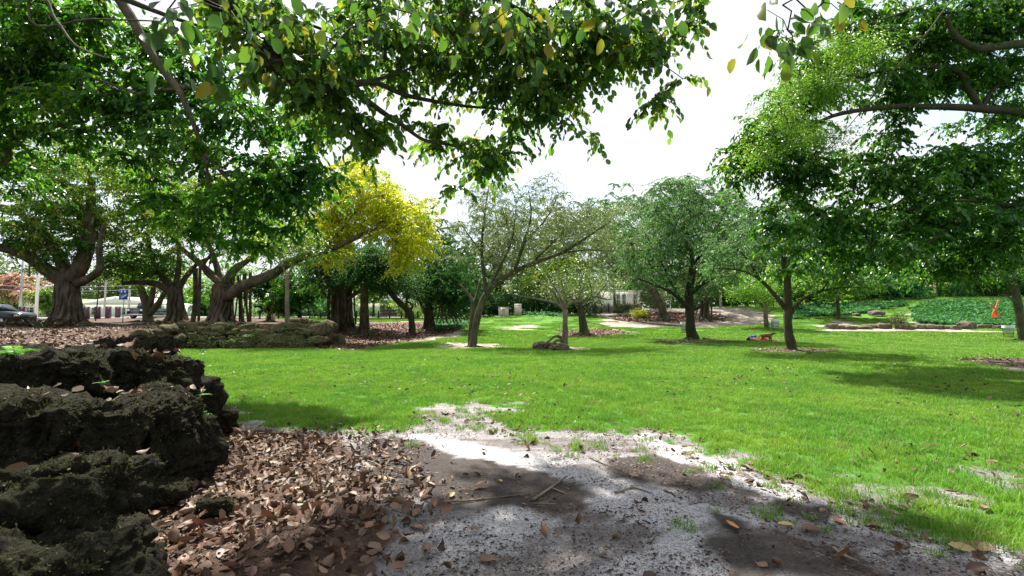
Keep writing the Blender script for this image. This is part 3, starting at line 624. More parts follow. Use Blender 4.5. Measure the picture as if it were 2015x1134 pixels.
r, w = house('white garage glimpsed between the slim trunk and the aerial roots', 425, 520, 86, 2.6, .9, M['white'], M['roof_w'], 'x'); window(r, 1, 1.2, 1, .9, 0)
# stained wall with dark posts
x0, x1 = P(1165, 600, 64)[0], P(1262, 600, 64)[0]; g = h1((x0+x1)/2, 64); r = root('boundary_wall', ((x0+x1)/2, 64, g), 'low stained grey boundary wall with dark posts in front of the white building', 'wall')
b = MB(); b.box((0, 0, .45), (x1-x0, .2, 1.5)); b.obj('wall_panel', r, M['wall_c'])
for i in range(7): b = MB(); b.box((x0+(x1-x0)*(i+.3)/7-(x0+x1)/2, -.18, .55), (.14, .14, 1.7)); b.obj('post', r, M['wood_dark'])
x0, x1 = P(1262, 600, 63)[0], P(1440, 600, 63)[0]; g = h1((x0+x1)/2, 63); r = root('picket_fence', ((x0+x1)/2, 63, g), 'thin dark picket fence beyond the yellow bush', 'fence')
b = MB(); b.box((0, 0, 1.1), (x1-x0, .05, .06)); b.obj('rail', r, M['wood_dark']); b = MB(); b.box((0, 0, .3), (x1-x0, .05, .06)); b.obj('rail', r, M['wood_dark'])
pk = MB(); pk.box((0, -.05, .6), (.05, .03, 1.4)); pkm = pk.mesh('picket', M['wood_dark'])
for i in range(40): obj('picket', pkm, r, (-(x1-x0)/2+(x1-x0)*i/39, 0, 0))
# bollards
bm = MB(); bm.tube([(0, 0, -.1), (0, 0, .85), (0, 0, .93), (0, 0, .96)], [.09, .09, .07, .02], 10); bmm = bm.mesh('bollard', M['wood_dark'], smooth=False)
bl = [(512, 'first dark bollard, just right of the tan pillar'), (549, 'dark bollard immediately left of the slim pale trunk'), (593, 'dark bollard just right of the slim pale trunk'), (610, 'dark bollard midway between slim trunk and the banyan roots'), (631, 'dark bollard left of the banyan with many roots'), (702, 'dark bollard glimpsed behind the pale banyan trunk'), (745, 'dark bollard in front of the brown garage door, left one'), (767, 'dark bollard in front of the brown garage door, right one'), (790, 'dark bollard behind the leaning dark tree'), (822, 'dark bollard beside the foot of the leaning dark tree'), (1012, 'dark bollard beside the tall beige cabinet')]
for px, lb in bl:
    p = P(px, 600, 56 if px < 1000 else 58); obj('bollard', bmm, None, (p[0], p[1], h1(p[0], p[1])), label=lb, cat='bollard', group='dark bollards along the street edge')
# tan pillar
p = P(533, 600, 52); r = root('pillar', (p[0], p[1], h1(p[0], p[1])), 'square tan stone pillar with a cap behind the limestone wall', 'pillar'); b = MB(); b.box((0, 0, .8), (.75, .6, 1.8)); b.obj('shaft', r, M['beige']); b = MB(); b.box((0, 0, 1.78), (.9, .75, .14)); b.obj('cap', r, M['concrete'])
# purple piers of left boundary
pm = MB(); pm.box((0, 0, .6), (.55, .45, 1.6)); pmm = pm.mesh('shaft', M['purple']); cm = MB(); cm.box((0, 0, 1.44), (.62, .52, .08)); cmm = cm.mesh('cap', M['concrete'])
for px, D, lb in [(45, 56, 'maroon boundary pier beside the dark parked car'), (171, 56, 'maroon boundary pier close right of the large banyan trunk'), (193, 58, 'second maroon pier right of the large banyan trunk'), (214, 60, 'third maroon pier, left of the blue sign pole'), (233, 62, 'fourth maroon pier, nearest the blue sign pole')]:
    p = P(px, 600, D); r = root('boundary_pier', (p[0], p[1], h1(p[0], p[1])), lb, 'pier', 'maroon piers along the left street', rz=.5); obj('shaft', pmm, r); obj('cap', cmm, r)
# blue parking sign
p = P(243, 600, 41); z = h1(p[0], p[1]); r = root('road_sign', (p[0], p[1], z), 'blue road sign with white pictograms above a white diagonal arrow, on a thin grey pole', 'sign'); b = MB(); b.tube([(0, 0, -.2), (0, 0, 2.9)], .035, 8); b.obj('pole', r, M['metal'])
b = MB(); b.box((0, -.05, 2.62), (.74, .03, .36)); so = b.obj('upper_panel', r, M['blue'])
for q in (-.15, .15): b = MB(); b.box((q, -.075, 2.60), (.13, .012, .16)); b.tube([(q, -.077, 2.70), (q, -.077, 2.76)], .05, 8); b.obj('pictogram', so, M['signw'])
b = MB(); b.box((0, -.05, 2.18), (.74, .03, .46)); so = b.obj('lower_panel', r, M['blue'])
b = MB(); b.box((0, -.072, 2.18), (.40, .012, .07), ry=-.5); b.prism([(.10, 2.34), (.26, 2.36), (.22, 2.20)], -.078, -.066); b.obj('arrow', so, M['signw'])
for z_ in (1.93, 2.82): b = MB(); b.box((0, -.048, z_), (.74, .03, .035)); b.obj('border', r, M['signw'])
# poles
def pole(px, D, h, label, rr=.14, tr=False, mat='pole', name='utility_pole', arm=False):
    p = P(px, 600, D); z = h1(p[0], p[1]); r = root(name, (p[0], p[1], z), label, 'pole'); b = MB(); b.tube([(0, 0, -.2), (0, 0, h)], [rr, rr*.7], 10); b.obj('shaft', r, M[mat])
    if tr: b = MB(); b.tube([(.35, -.1, h*.62), (.35, -.1, h*.62+.8)], .28, 10); b.box((.15, -.1, h*.62+.4), (.3, .1, .1)); b.obj('transformer', r, M['metal'])
    if arm: b = MB(); b.box((0, 0, h-.5), (2.2, .1, .12)); b.obj('crossarm', r, M['wood_dark'])
    return p, z
pA, zA = pole(206, 68, 8.5, 'pale utility pole carrying a grey transformer behind the white building front', tr=True, arm=True)
pole(254, 60, 8, 'plain white pole directly behind the blue sign', .13, mat='white'); pole(72, 66, 9, 'white pole left of the large banyan trunk, nearest it', .2, mat='white'); pole(40, 62, 9, 'blue-grey metal pole standing by the dark parked car', .16, mat='metal')
pole(1418, 58, 5.2, 'grey concrete pole behind the leaning trunk on the leaf mound', .16)
for dz, a in ((5.2, 'upper overhead wire running from the utility pole'), (4.6, 'lower overhead wire running from the utility pole')):
    b = MB(); s = np.linspace(0, 1, 14); b.tube(np.stack([pA[0]-26+s*52, 68-s*6+3, zA+dz-1.2*np.sin(s*math.pi)+s*1.0], 1), .025, 4); b.obj('overhead_wire', None, M['metal'], label=a, cat='wire')
# utility cabinets
p = P(991, 600, 51); r = root('utility_cabinet', (p[0], p[1], h1(p[0], p[1])), 'low wide beige utility cabinet with red markings', 'cabinet'); b = MB(); b.box((0, 0, .5), (1.05, .6, 1.05)); b.obj('body', r, M['beige'])
b = MB(); b.box((0, -.02, 1.05), (1.12, .68, .06)); b.obj('lid', r, M['beige'])
b = MB(); [b.box((q, -.31, z_), (w_, .012, h_), ry=a_) for q, z_, w_, h_, a_ in [(-.12, .78, .05, .26, 0), (-.02, .74, .05, .3, .3), (.1, .8, .16, .05, 0), (.14, .62, .05, .24, -.3), (0, .55, .12, .05, .2)]]; b.obj('red_marking', r, M['red'])
b = MB(); b.box((.1, 0, .02), (1.9, 1.0, .16)); b.obj('plinth', r, M['concrete'])
p = P(1019, 600, 51); r = root('utility_cabinet', (p[0], p[1], h1(p[0], p[1])), 'tall narrow beige utility cabinet with a dark vent near its top', 'cabinet'); b = MB(); b.box((0, 0, .65), (.75, .6, 1.35)); b.obj('body', r, M['beige']); b = MB(); b.box((0, -.31, 1.2), (.55, .012, .08)); b.obj('vent', r, M['black'])
# cars
def wheel(r, x, y, z, rr=.33):
    b = MB(); b.tube([(x, y-.11, z), (x, y+.11, z)], rr, 18); w_ = b.obj('wheel', r, M['tyre']); b = MB(); b.tube([(x, y-.125, z), (x, y+.125, z)], rr*.62, 10); b.obj('rim', w_, M['chrome'])
p = P(-6, 600, 35); r = root('parked_car', (p[0], p[1], h1(p[0], p[1])-.1), 'dark parked car at the left edge facing right, sloping bonnet', 'car'); b = MB()
for yy, s in ((-.85, 1.), ):
    b.prism([(-2.1, .3), (1.95, .3), (2.1, .5), (2.08, .78), (1.9, .92), (1.05, 1.02), (.95, 1.05), (-1.9, 1.08), (-2.15, .9)], -.88, .88)
b.obj('body', r, M['carpaint']); b = MB(); b.prism([(.98, 1.03), (.15, 1.55), (-1.2, 1.62), (-1.95, 1.08)], -.74, .74); b.obj('cabin', r, M['carpaint'])
for yy in (-.75, .735): b = MB(); b.prism([(.8, 1.08), (.12, 1.48), (-.5, 1.52), (-.5, 1.08)], yy, yy+.015); b.prism([(-.58, 1.08), (-.58, 1.52), (-1.15, 1.55), (-1.7, 1.1)], yy, yy+.015); b.obj('side_window', r, M['glass'])
b = MB(); b.box((.62, -.95, 1.1), (.22, .18, .13)); b.obj('wing_mirror', r, M['carpaint'])
for xx in (-1.35, 1.3):
    for yy in (-.8, .8): wheel(r, xx, yy, .33)
b = MB(); b.box((2.0, -.6, .72), (.2, .4, .14)); b.obj('headlight', r, M['chrome'])
p = P(266, 600, 58); r = root('pickup_truck', (p[0], p[1], h1(p[0], p[1])), 'dark truck seen from the front with a broad slatted grille, beyond the blue sign', 'truck'); b = MB(); b.box((0, 2.4, .85), (1.95, 4.8, .85)); b.box((0, 2.3, 1.55), (1.7, 2.0, .7), taper=.85); b.obj('body', r, M['carpaint'])
for i in range(4): b = MB(); b.box((0, -.03, .62+i*.17), (1.1, .05, .05)); b.obj('grille_bar', r, M['chrome'])
b = MB(); b.box((0, 1.28, 1.58), (1.4, .04, .45), rx=-.15); b.obj('windscreen', r, M['glass'])
for s in (-1, 1): b = MB(); b.box((s*.78, -.02, 1.0), (.3, .05, .22)); b.obj('headlight', r, M['signw']); wheel(r, s*.85, .9, .38, .38)
b = MB(); b.box((0, -.1, .45), (1.95, .18, .2)); b.obj('bumper', r, M['chrome'])
# ------------------------------------------------------------------ the park's own trees
tree('oak_tree', 'twin-trunked leaning tree with fine grey-olive leaves and one long limb reaching right', (931, 26), [(936, 645, 26), (944, 608, 26), (957, 577, 26)],
     [([(957, 577, 26), (975, 558, 26), (1010, 536, 26), (1060, 514, 25.6), (1105, 498, 25.3), (1150, 470, 25), (1200, 436, 25)], .20, .04),
      ([(957, 577, 26), (952, 540, 26.3), (948, 485, 26.6), (953, 425, 26.8), (962, 365, 27)], .12, .03), ([(960, 570, 26), (985, 522, 26), (1008, 470, 25.6), (1016, 400, 25)], .10, .02),
      ([(1012, 535, 26), (1030, 480, 25.5), (1045, 425, 25), (1040, 375, 25)], .10, .02), ([(1045, 520, 25.8), (1090, 475, 26.5), (1140, 430, 27), (1180, 390, 27)], .08, .02),
      ([(1030, 480, 25.5), (1075, 430, 25), (1100, 380, 24.5)], .06, .02), ([(950, 500, 26.5), (920, 460, 26), (900, 430, 26)], .05, .015), ([(1105, 498, 25.3), (1160, 492, 25), (1215, 495, 25)], .06, .015)],
     [ell(960, 425, 75, 75, 26, 3), ell(1060, 425, 95, 75, 25.5, 3), ell(1150, 440, 80, 62, 25.5, 2.6), ell(1195, 480, 45, 45, 25), ell(905, 470, 35, 55, 26), ell(1010, 490, 60, 40, 26)],
     K=480, spray=(8, 10, .62), per=80, rc=.48, size=.105, leaf='leaf_olive', upb=.5, bark='bark', r=(.21, .17), flare=.35, fl=.05, tip=.007, hollow=.2, wid=.8,
     extra=lambda mb, b: (mb.tube(smooth_line([b+[-.18, .5, -.1], P(928, 640, 26.6), P(931, 605, 26.8), P(926, 585, 27), P(905, 560, 27)], 4), np.linspace(.19, .06, 17), 9, rough=.12), mb.tube(smooth_line([P(931, 600, 26.8), P(938, 580, 27), P(945, 550, 27.3)], 4), np.linspace(.09, .04, 9), 7, rough=.1)))
tree('pruned_tree', 'small pale-barked tree with a candelabra of almost bare branches and exposed roots', (1111, 24), [(1112, 650, 24), (1112, 608, 24)],
     [([(1112, 612, 24), (1102, 602, 24), (1085, 594, 24), (1055, 588, 24), (1025, 583, 24), (1005, 578, 24)], .09, .02), ([(1112, 608, 24), (1098, 590, 24), (1085, 570, 23.6), (1065, 558, 23.4), (1050, 552, 23.3)], .07, .015),
      ([(1112, 606, 24), (1100, 580, 24.2), (1085, 555, 24.4), (1072, 530, 24.5)], .06, .015), ([(1112, 606, 24), (1108, 570, 24), (1100, 540, 23.6), (1095, 505, 23.5)], .06, .015),
      ([(1112, 608, 24), (1125, 595, 24), (1150, 592, 23.8), (1170, 585, 23.7), (1192, 560, 23.5), (1200, 545, 23.5)], .085, .015), ([(1165, 587, 23.7), (1162, 560, 24), (1150, 535, 24)], .045, .012),
      ([(1172, 584, 23.7), (1195, 590, 23.3), (1205, 588, 23)], .04, .012), ([(1140, 592, 23.9), (1142, 565, 24.4), (1140, 540, 24.5)], .045, .012), ([(1075, 592, 24), (1070, 575, 24.3), (1055, 568, 24.4)], .04, .012)],
     [ell(1110, 540, 90, 40, 24, 1.8), ell(1170, 560, 45, 28, 23.8), ell(1040, 565, 45, 22, 24)], K=80, per=22, rc=.5, size=.10, leaf='leaf_yg', bark='bark_pale', r=(.16, .12), flare=.5, fl=.08, tip=.006, hollow=.1, tint=.3)
tree('oak_tree', 'round blue-green oak on a mulched ring, with a litter bin behind its trunk', (1361, 30), [(1359, 645, 30), (1357, 605, 30), (1357, 570, 30), (1364, 525, 30)],
     [([(1358, 612, 30), (1342, 594, 29.6), (1320, 575, 29), (1285, 560, 28.5), (1255, 548, 28)], .17, .03), ([(1356, 582, 30), (1385, 557, 29.5), (1420, 545, 29), (1455, 548, 29)], .15, .03), ([(1338, 592, 29.6), (1315, 545, 30), (1290, 490, 30.5)], .12, .03),
      ([(1364, 525, 30), (1352, 455, 30), (1340, 395, 30)], .14, .03), ([(1364, 525, 30), (1400, 470, 30), (1430, 410, 30)], .14, .03), ([(1360, 612, 30), (1388, 597, 30), (1405, 575, 30), (1425, 545, 30.5)], .12, .03)],
     [ell(1290, 470, 75, 75, 30, 3), ell(1320, 395, 70, 50, 30, 2.6), ell(1395, 410, 75, 60, 30, 3), ell(1440, 480, 60, 65, 29, 2.6), ell(1360, 490, 90, 55, 29, 2.6), ell(1275, 545, 40, 25, 28.5), ell(1400, 550, 55, 22, 29)],
     K=300, spray=(8, 13, .85), per=120, rc=.52, size=.175, upb=.4, leaf='leaf_blue', bark='bark_dark', r=(.33, .22), flare=.5, fl=.1, hollow=.4, flat=.7)
tree('oak_tree', 'straight dark-trunked oak on the nearest mulched ring, right of the resting person', (1555, 21), [(1551, 650, 21), (1550, 605, 21), (1549, 560, 21), (1543, 505, 21)],
     [([(1550, 612, 21), (1528, 585, 20.7), (1495, 550, 20.2), (1455, 532, 19.8), (1405, 528, 19.5)], .11, .02), ([(1552, 625, 21), (1578, 590, 20.8), (1615, 574, 20.6), (1660, 566, 20.4), (1710, 566, 20.3)], .085, .02),
      ([(1545, 520, 21), (1520, 460, 20.6), (1490, 420, 20.5)], .09, .02), ([(1549, 555, 21), (1575, 500, 21.2), (1605, 460, 21.5)], .08, .02), ([(1495, 550, 20.2), (1470, 510, 20), (1440, 480, 20)], .06, .015), ([(1615, 574, 20.6), (1640, 545, 20.6), (1665, 535, 20.6)], .04, .012)],
     [ell(1465, 490, 75, 55, 20.5, 2), ell(1530, 430, 80, 60, 21, 2), ell(1600, 500, 70, 50, 21, 2), ell(1680, 540, 55, 26, 20.5), ell(1430, 530, 45, 22, 20)],
     K=270, spray=(6, 11, .6), per=75, rc=.40, size=.125, upb=.5, leaf='leaf_blue', bark='bark', r=(.20, .14), flare=.55, fl=.08, hollow=.2)
tree('young_oak', 'slender pale-trunked tree at the foot of the slope beside a litter bin', (1508, 42), [(1507, 630, 42), (1506, 600, 42)],
     [([(1507, 612, 42), (1490, 592, 42), (1470, 570, 42)], .12, .03), ([(1506, 604, 42), (1515, 575, 42), (1530, 550, 42)], .12, .03), ([(1507, 616, 42), (1530, 606, 41.6), (1552, 602, 41)], .09, .03)],
     [ell(1500, 560, 62, 34, 42, 2.4), ell(1460, 575, 35, 20, 42)], K=100, per=80, rc=.8, size=.16, leaf='leaf_bright', bark='bark_pale', r=(.22, .17), flare=.4)
tree('mound_tree', 'gnarled grey tree with flared root base standing in pink fallen leaves', (1149, 36), [(1146, 632, 36), (1143, 610, 36), (1138, 597, 36)],
     [([(1146, 622, 36), (1160, 606, 36), (1182, 588, 36), (1190, 575, 36)], .10, .03), ([(1138, 597, 36), (1120, 580, 36), (1100, 570, 36)], .12, .03), ([(1138, 597, 36), (1146, 570, 36), (1160, 550, 36)], .1, .03)],
     [ell(1150, 560, 70, 34, 36, 2.4), ell(1110, 575, 35, 20, 36)], K=90, per=60, rc=.8, size=.14, leaf='leaf_olive', bark='bark', r=(.34, .2), flare=.9, fl=.2)
tree('leaning_tree', 'brown trunk leaning left on the red leaf mound', (1308, 50), [(1301, 605, 50), (1294, 588, 50), (1285, 560, 50)],
     [([(1294, 588, 50), (1260, 550, 50), (1240, 520, 50)], .2, .05), ([(1285, 560, 50), (1295, 520, 50), (1310, 490, 50)], .2, .05)],
     [ell(1270, 520, 60, 50, 50, 3.5), ell(1240, 460, 60, 60, 52, 3)], K=120, per=90, rc=1.2, size=.2, leaf='leaf_olive', bark='bark', r=(.42, .3), flare=.8, fl=.15)
tree('edge_tree', 'pale mottled trunk at the right edge of the lawn beside a white-lined bin', (2010, 31), [(2006, 620, 31), (1998, 575, 31), (1990, 545, 31)],
     [([(1996, 570, 31), (1975, 548, 31), (1950, 530, 31)], .14, .04), ([(1992, 550, 31), (2010, 520, 31), (2030, 490, 31)], .16, .04), ([(2003, 600, 31), (1990, 588, 30.5), (1975, 580, 30)], .08, .03)],
     [ell(1960, 510, 70, 45, 31, 3), ell(2050, 480, 80, 60, 31, 3)], K=130, per=80, rc=.9, size=.15, leaf='leaf_right', bark='bark', r=(.28, .19), flare=.4)
# banyans on the raised bed
banyan('banyan_tree', 'massive banyan at far left with a fluted trunk and four heavy spreading limbs', (135, 29), .78, (133, 545, 29),
       [([(128, 555, 29), (90, 530, 28.5), (55, 505, 28), (10, 490, 27.5), (-40, 480, 27)], .42, .2), ([(133, 550, 29), (115, 510, 28.6), (90, 465, 28), (70, 430, 28)], .3, .1), ([(138, 552, 29), (160, 520, 29), (172, 480, 29), (178, 420, 29), (180, 350, 29)], .5, .2),
        ([(142, 560, 29), (175, 548, 28.6), (196, 528, 28.4), (195, 490, 28.2), (205, 440, 28)], .27, .1), ([(130, 548, 29), (120, 500, 30.5), (40, 420, 31), (-20, 400, 31)], .3, .1), ([(178, 420, 29), (130, 385, 28), (90, 370, 27.5)], .14, .05)],
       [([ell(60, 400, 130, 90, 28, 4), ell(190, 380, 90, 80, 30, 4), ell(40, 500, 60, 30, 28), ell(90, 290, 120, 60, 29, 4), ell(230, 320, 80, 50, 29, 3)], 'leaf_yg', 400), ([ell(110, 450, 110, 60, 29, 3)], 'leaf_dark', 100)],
       [([(195, 560, 28.4), (192, 590, 28.4), (188, 632, 28.4)], .03)], 'banyans on the raised bed', size=.17, per=100)
banyan('banyan_tree', 'middle banyan of the raised bed with a low limb reaching over the blue sign', (350, 34), .62, (345, 565, 34),
       [([(343, 580, 34), (310, 560, 33.5), (275, 556, 33), (240, 558, 32.5)], .26, .14), ([(345, 570, 34), (320, 545, 34), (300, 510, 34), (290, 460, 34)], .26, .1), ([(350, 568, 34), (370, 540, 34), (395, 515, 33.5), (440, 500, 33)], .22, .08), ([(345, 565, 34), (352, 520, 34), (350, 470, 34), (345, 400, 34)], .2, .08)],
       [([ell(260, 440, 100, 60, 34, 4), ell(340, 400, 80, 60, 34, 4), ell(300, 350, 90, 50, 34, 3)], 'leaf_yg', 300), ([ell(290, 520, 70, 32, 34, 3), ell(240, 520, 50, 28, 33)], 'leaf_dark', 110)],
       [([(394, 520, 33.5), (393, 570, 33.5), (391, 632, 33.5)], .09), ([(384, 528, 33.6), (385, 580, 33.6), (380, 634, 33.6)], .16)], 'banyans on the raised bed', size=.17, per=95)
hr = []
for i in range(16):
    x_ = 445+i*3.2; D_ = 30.6+R.random()*1.6; hr.append(([(x_+R.normal()*2, 548-i*.8, D_), (x_+R.normal()*3, 585, D_), (x_+R.normal()*3, 634, D_)], .03+.05*R.random()))
banyan('banyan_tree', 'great banyan with a curtain of aerial roots and long limb stretching into yellow leaves', (432, 31), .72, (438, 560, 31),
       [([(445, 585, 30.5), (480, 562, 30), (525, 545, 29.5), (565, 520, 29.2), (600, 504, 29), (640, 493, 29), (680, 478, 29), (710, 462, 29), (745, 450, 29)], .36, .10), ([(438, 565, 31), (415, 540, 31), (395, 520, 30.6), (370, 500, 30.3), (350, 480, 30), (345, 450, 30)], .26, .08),
        ([(440, 562, 31), (462, 530, 31), (490, 510, 31), (510, 480, 31)], .3, .1), ([(436, 562, 31), (425, 520, 31.5), (410, 470, 31.5), (420, 420, 31)], .24, .08), ([(430, 560, 31), (400, 530, 30.5), (415, 500, 30), (425, 490, 30)], .12, .05),
        ([(640, 493, 29), (690, 430, 29.5), (730, 380, 30)], .12, .03), ([(745, 450, 29), (800, 440, 29), (840, 450, 29)], .08, .02), ([(600, 504, 29), (640, 440, 30), (660, 400, 31)], .1, .03)],
       [([ell(430, 420, 110, 75, 31, 4), ell(350, 470, 60, 40, 30), ell(520, 450, 80, 50, 31, 3), ell(480, 370, 90, 50, 31, 3), ell(590, 420, 60, 50, 31, 2.5), ell(560, 500, 50, 26, 30, 2)], 'leaf_yg', 400),
        ([ell(720, 385, 90, 55, 30.5, 3), ell(800, 440, 62, 62, 30, 2.6), ell(650, 450, 60, 45, 30.5, 2.2), ell(810, 500, 48, 36, 29.5), ell(664, 515, 30, 14, 29), ell(700, 340, 55, 30, 31.5), ell(740, 435, 60, 40, 30)], 'leaf_yellow', 560)],
       hr, 'banyans on the raised bed', size=.16, per=95, K=200)
tree('fig_sapling', 'slim straight pale trunk rising out of the limestone wall', (566, 25.6), [(565, 590, 25.6), (565, 540, 25.6)], [([(565, 545, 25.6), (550, 510, 26), (540, 480, 26)], .07, .02), ([(565, 545, 25.6), (585, 505, 26), (600, 470, 26)], .07, .02)],
     [ell(560, 480, 75, 40, 26, 2)], K=80, per=60, rc=.6, size=.13, leaf='leaf_yg', bark='bark_pale', r=(.12, .10), flare=.3)
# leaning trunks behind
tree('forked_tree', 'pair of leaning brown trunks behind the blue sign', (292, 44), [(290, 610, 44), (285, 590, 44), (276, 565, 44)], [([(290, 612, 44), (298, 590, 44), (302, 565, 44)], .3, .2), ([(292, 620, 44), (310, 600, 44), (325, 575, 44)], .32, .2)],
     [ell(300, 530, 70, 30, 44, 3)], K=70, per=80, rc=1.1, size=.22, leaf='leaf_yg', bark='bark', r=(.4, .28), flare=.3)
# dark banyans in the mulch, centre left
hr = [([(648+i*3.4+R.normal()*1.5, 560+R.random()*12, 39+R.random()), (646+i*3.6+R.normal()*2, 600, 39+R.random()), (646+i*3.7+R.normal()*2, 638, 38.6+R.random())], .04+.09*R.random()) for i in range(15)]
banyan('banyan_tree', 'dark banyan with a thick skirt of aerial roots standing in red mulch', (676, 40), .8, (678, 560, 40),
       [([(678, 570, 40), (655, 555, 39.5), (635, 540, 39)], .2, .08), ([(684, 590, 39.5), (705, 575, 39), (730, 560, 39), (745, 545, 39)], .17, .06), ([(678, 565, 40), (680, 530, 40), (670, 500, 40)], .24, .08), ([(655, 600, 39), (640, 580, 39), (628, 560, 39)], .12, .05)],
       [([ell(660, 530, 60, 42, 40, 3), ell(730, 540, 55, 30, 40, 2.6)], 'leaf_shade', 200)], hr, 'dark fig trees in the mulch', size=.2, per=95, rc=.9)
hr = [([(711+i*3.6, 555, 36.5), (712+i*3.8, 600, 36.5), (708+i*6, 648, 36.4)], .07) for i in range(4)]
banyan('banyan_tree', 'pale slender banyan trunk of fused roots right of the dark banyan', (716, 36.5), .34, (717, 560, 36.5),
       [([(717, 565, 36.5), (735, 570, 36.5), (752, 580, 36.5), (765, 578, 36.5)], .09, .03), ([(717, 562, 36.5), (712, 530, 36.5), (700, 505, 36.5)], .14, .05), ([(717, 560, 36.5), (740, 540, 36.5), (755, 520, 36.5)], .1, .04)],
       [([ell(725, 525, 60, 34, 36.5, 2.6)], 'leaf_shade', 130)], hr, 'dark fig trees in the mulch', size=.17, per=95, spread=.7)
tree('leaning_fig', 'blackish trunk leaning left with a crooked stub, in front of the garage', (812, 37), [(808, 618, 37), (800, 608, 37), (780, 590, 37), (763, 568, 37), (752, 545, 37)],
     [([(804, 612, 37), (812, 602, 37), (800, 592, 37)], .12, .06), ([(756, 550, 37), (790, 535, 37), (810, 520, 37)], .12, .04)], [ell(780, 550, 50, 26, 37, 2.6), ell(740, 520, 50, 30, 37)], K=110, per=90, rc=.8, size=.18, leaf='leaf_shade', bark='bark_dark', r=(.26, .2), flare=.5)
hr = [([(862+i*4+R.normal()*1.5, 575, 39.5), (860+i*4+R.normal()*2, 605, 39.3), (852+i*7, 636, 39)], .04+.05*R.random()) for i in range(9)]
banyan('banyan_tree', 'dark fig with slanting side trunk and hanging dark foliage left of the twin-trunked tree', (846, 40), .42, (842, 565, 40),
       [([(838, 620, 39.6), (825, 590, 39.6), (812, 560, 39.6), (805, 545, 39.6)], .14, .08), ([(843, 580, 40), (862, 560, 40), (890, 545, 40)], .2, .06), ([(842, 565, 40), (845, 530, 40), (850, 500, 40)], .2, .07)],
       [([ell(870, 560, 52, 40, 40, 3), ell(905, 580, 42, 36, 40, 2.4), ell(880, 520, 50, 40, 41, 3)], 'leaf_shade', 220)], hr, 'dark fig trees in the mulch', size=.2, per=100, rc=.9, spread=.8)
hr = [([(1372+i*7+R.normal(), 590, 49.5), (1372+i*7, 610, 49.5), (1366+i*9, 630, 49.3)], .08) for i in range(5)]
banyan('banyan_tree', 'short multi-rooted fig on the leaf mound behind the round oak', (1386, 50), .5, (1386, 585, 50), [([(1386, 590, 50), (1410, 572, 50), (1430, 555, 50)], .22, .08), ([(1386, 588, 50), (1370, 570, 50), (1360, 550, 50)], .2, .07)],
       [([ell(1400, 545, 70, 35, 50, 3)], 'leaf_olive', 110)], hr, size=.22, per=90, rc=1.1, spread=.6)
# ------------------------------------------------------------------ overhanging trees
rgt = []
T18 = [([(2210, 330, 16.88), (2120, 150, 15.53), (2050, 92, 14.85), (1990, 88, 14.31), (1925, 96, 13.91), (1880, 70, 13.77), (1862, 35, 13.77)], .20, .05), ([(2210, 360, 16.88), (2110, 260, 16.20), (2015, 224, 15.53), (1925, 214, 15.26), (1830, 210, 14.85), (1740, 212, 14.58), (1640, 228, 14.31), (1560, 270, 14.31)], .19, .035),
       ([(1930, 214, 15.26), (1905, 175, 15.26), (1885, 140, 15.12), (1820, 132, 14.85), (1740, 140, 14.58), (1650, 160, 14.31)], .10, .03), ([(2210, 420, 16.88), (2090, 400, 16.20), (1985, 405, 15.66), (1900, 430, 15.12), (1850, 462, 14.85), (1810, 490, 14.85)], .12, .03),
       ([(1930, 215, 15.26), (1960, 170, 15.53), (2010, 150, 15.93)], .08, .03), ([(1990, 405, 15.66), (1900, 395, 15.12), (1800, 410, 14.85), (1700, 440, 14.58)], .06, .02)]
tree('banyan_tree', 'huge broad-leaved tree reaching in from the right edge with thick grey limbs', (2240, 16.9), [(2235, 560, 16.88), (2215, 380, 16.88)], T18,
     [ell(1560, 200, 75, 85, 14.85, 1.62, 1.3), ell(1490, 290, 62, 55, 14.58, 1.35, 1.5), ell(1570, 330, 85, 70, 14.85, 1.62, 1.4), ell(1640, 110, 110, 70, 14.85, 1.76, 1.1), ell(1790, 50, 140, 55, 15.53, 2.03), ell(1950, 30, 110, 50, 15.53, 2.03), ell(1730, 340, 110, 65, 15.53, 2.16, 1.3), ell(1900, 330, 130, 70, 16.20, 2.43, 1.1),
      ell(1840, 430, 150, 55, 15.53, 2.03, 1.2), ell(1530, 450, 42, 60, 14.58, 0.94, 1.3), ell(1640, 430, 90, 50, 15.12, 1.62, 1.2), ell(1860, 150, 120, 40, 16.0, 1.8, 1.5), ell(1760, 180, 80, 34, 15.6, 1.4, 1.2), ell(1840, 80, 120, 40, 15.6, 1.6, 1.3), ell(1970, 50, 90, 50, 16, 1.6, 1.4), ell(1950, 230, 80, 40, 16.5, 1.8, .6), ell(1980, 140, 60, 40, 16.20, 1.89), ell(1960, 440, 80, 60, 16.20, 2.03), ell(2080, 250, 90, 160, 17.55, 2.70), ell(1555, 530, 28, 40, 14.58, 0.68, 1.), ell(1450, 330, 35, 40, 14.58, 0.94, 1.5), ell(1760, 250, 60, 25, 15.53, 1.35, .6), ell(1690, 20, 90, 30, 15.12, 1.62, 1), ell(1700, 490, 110, 40, 15.93, 1.89, 1.1), ell(1880, 510, 130, 40, 16.88, 2.16, 1.1), ell(1960, 360, 90, 70, 17.55, 2.16, 1)],
     K=1180, spray=(6, 11, .62), per=72, rc=.55, size=.17, leaf='leaf_right', bark='bark_dark', lod='mid', r=(.55, .32), flare=.6, hollow=.0, droop=.8, tip=.007, group=None, tint=.35)
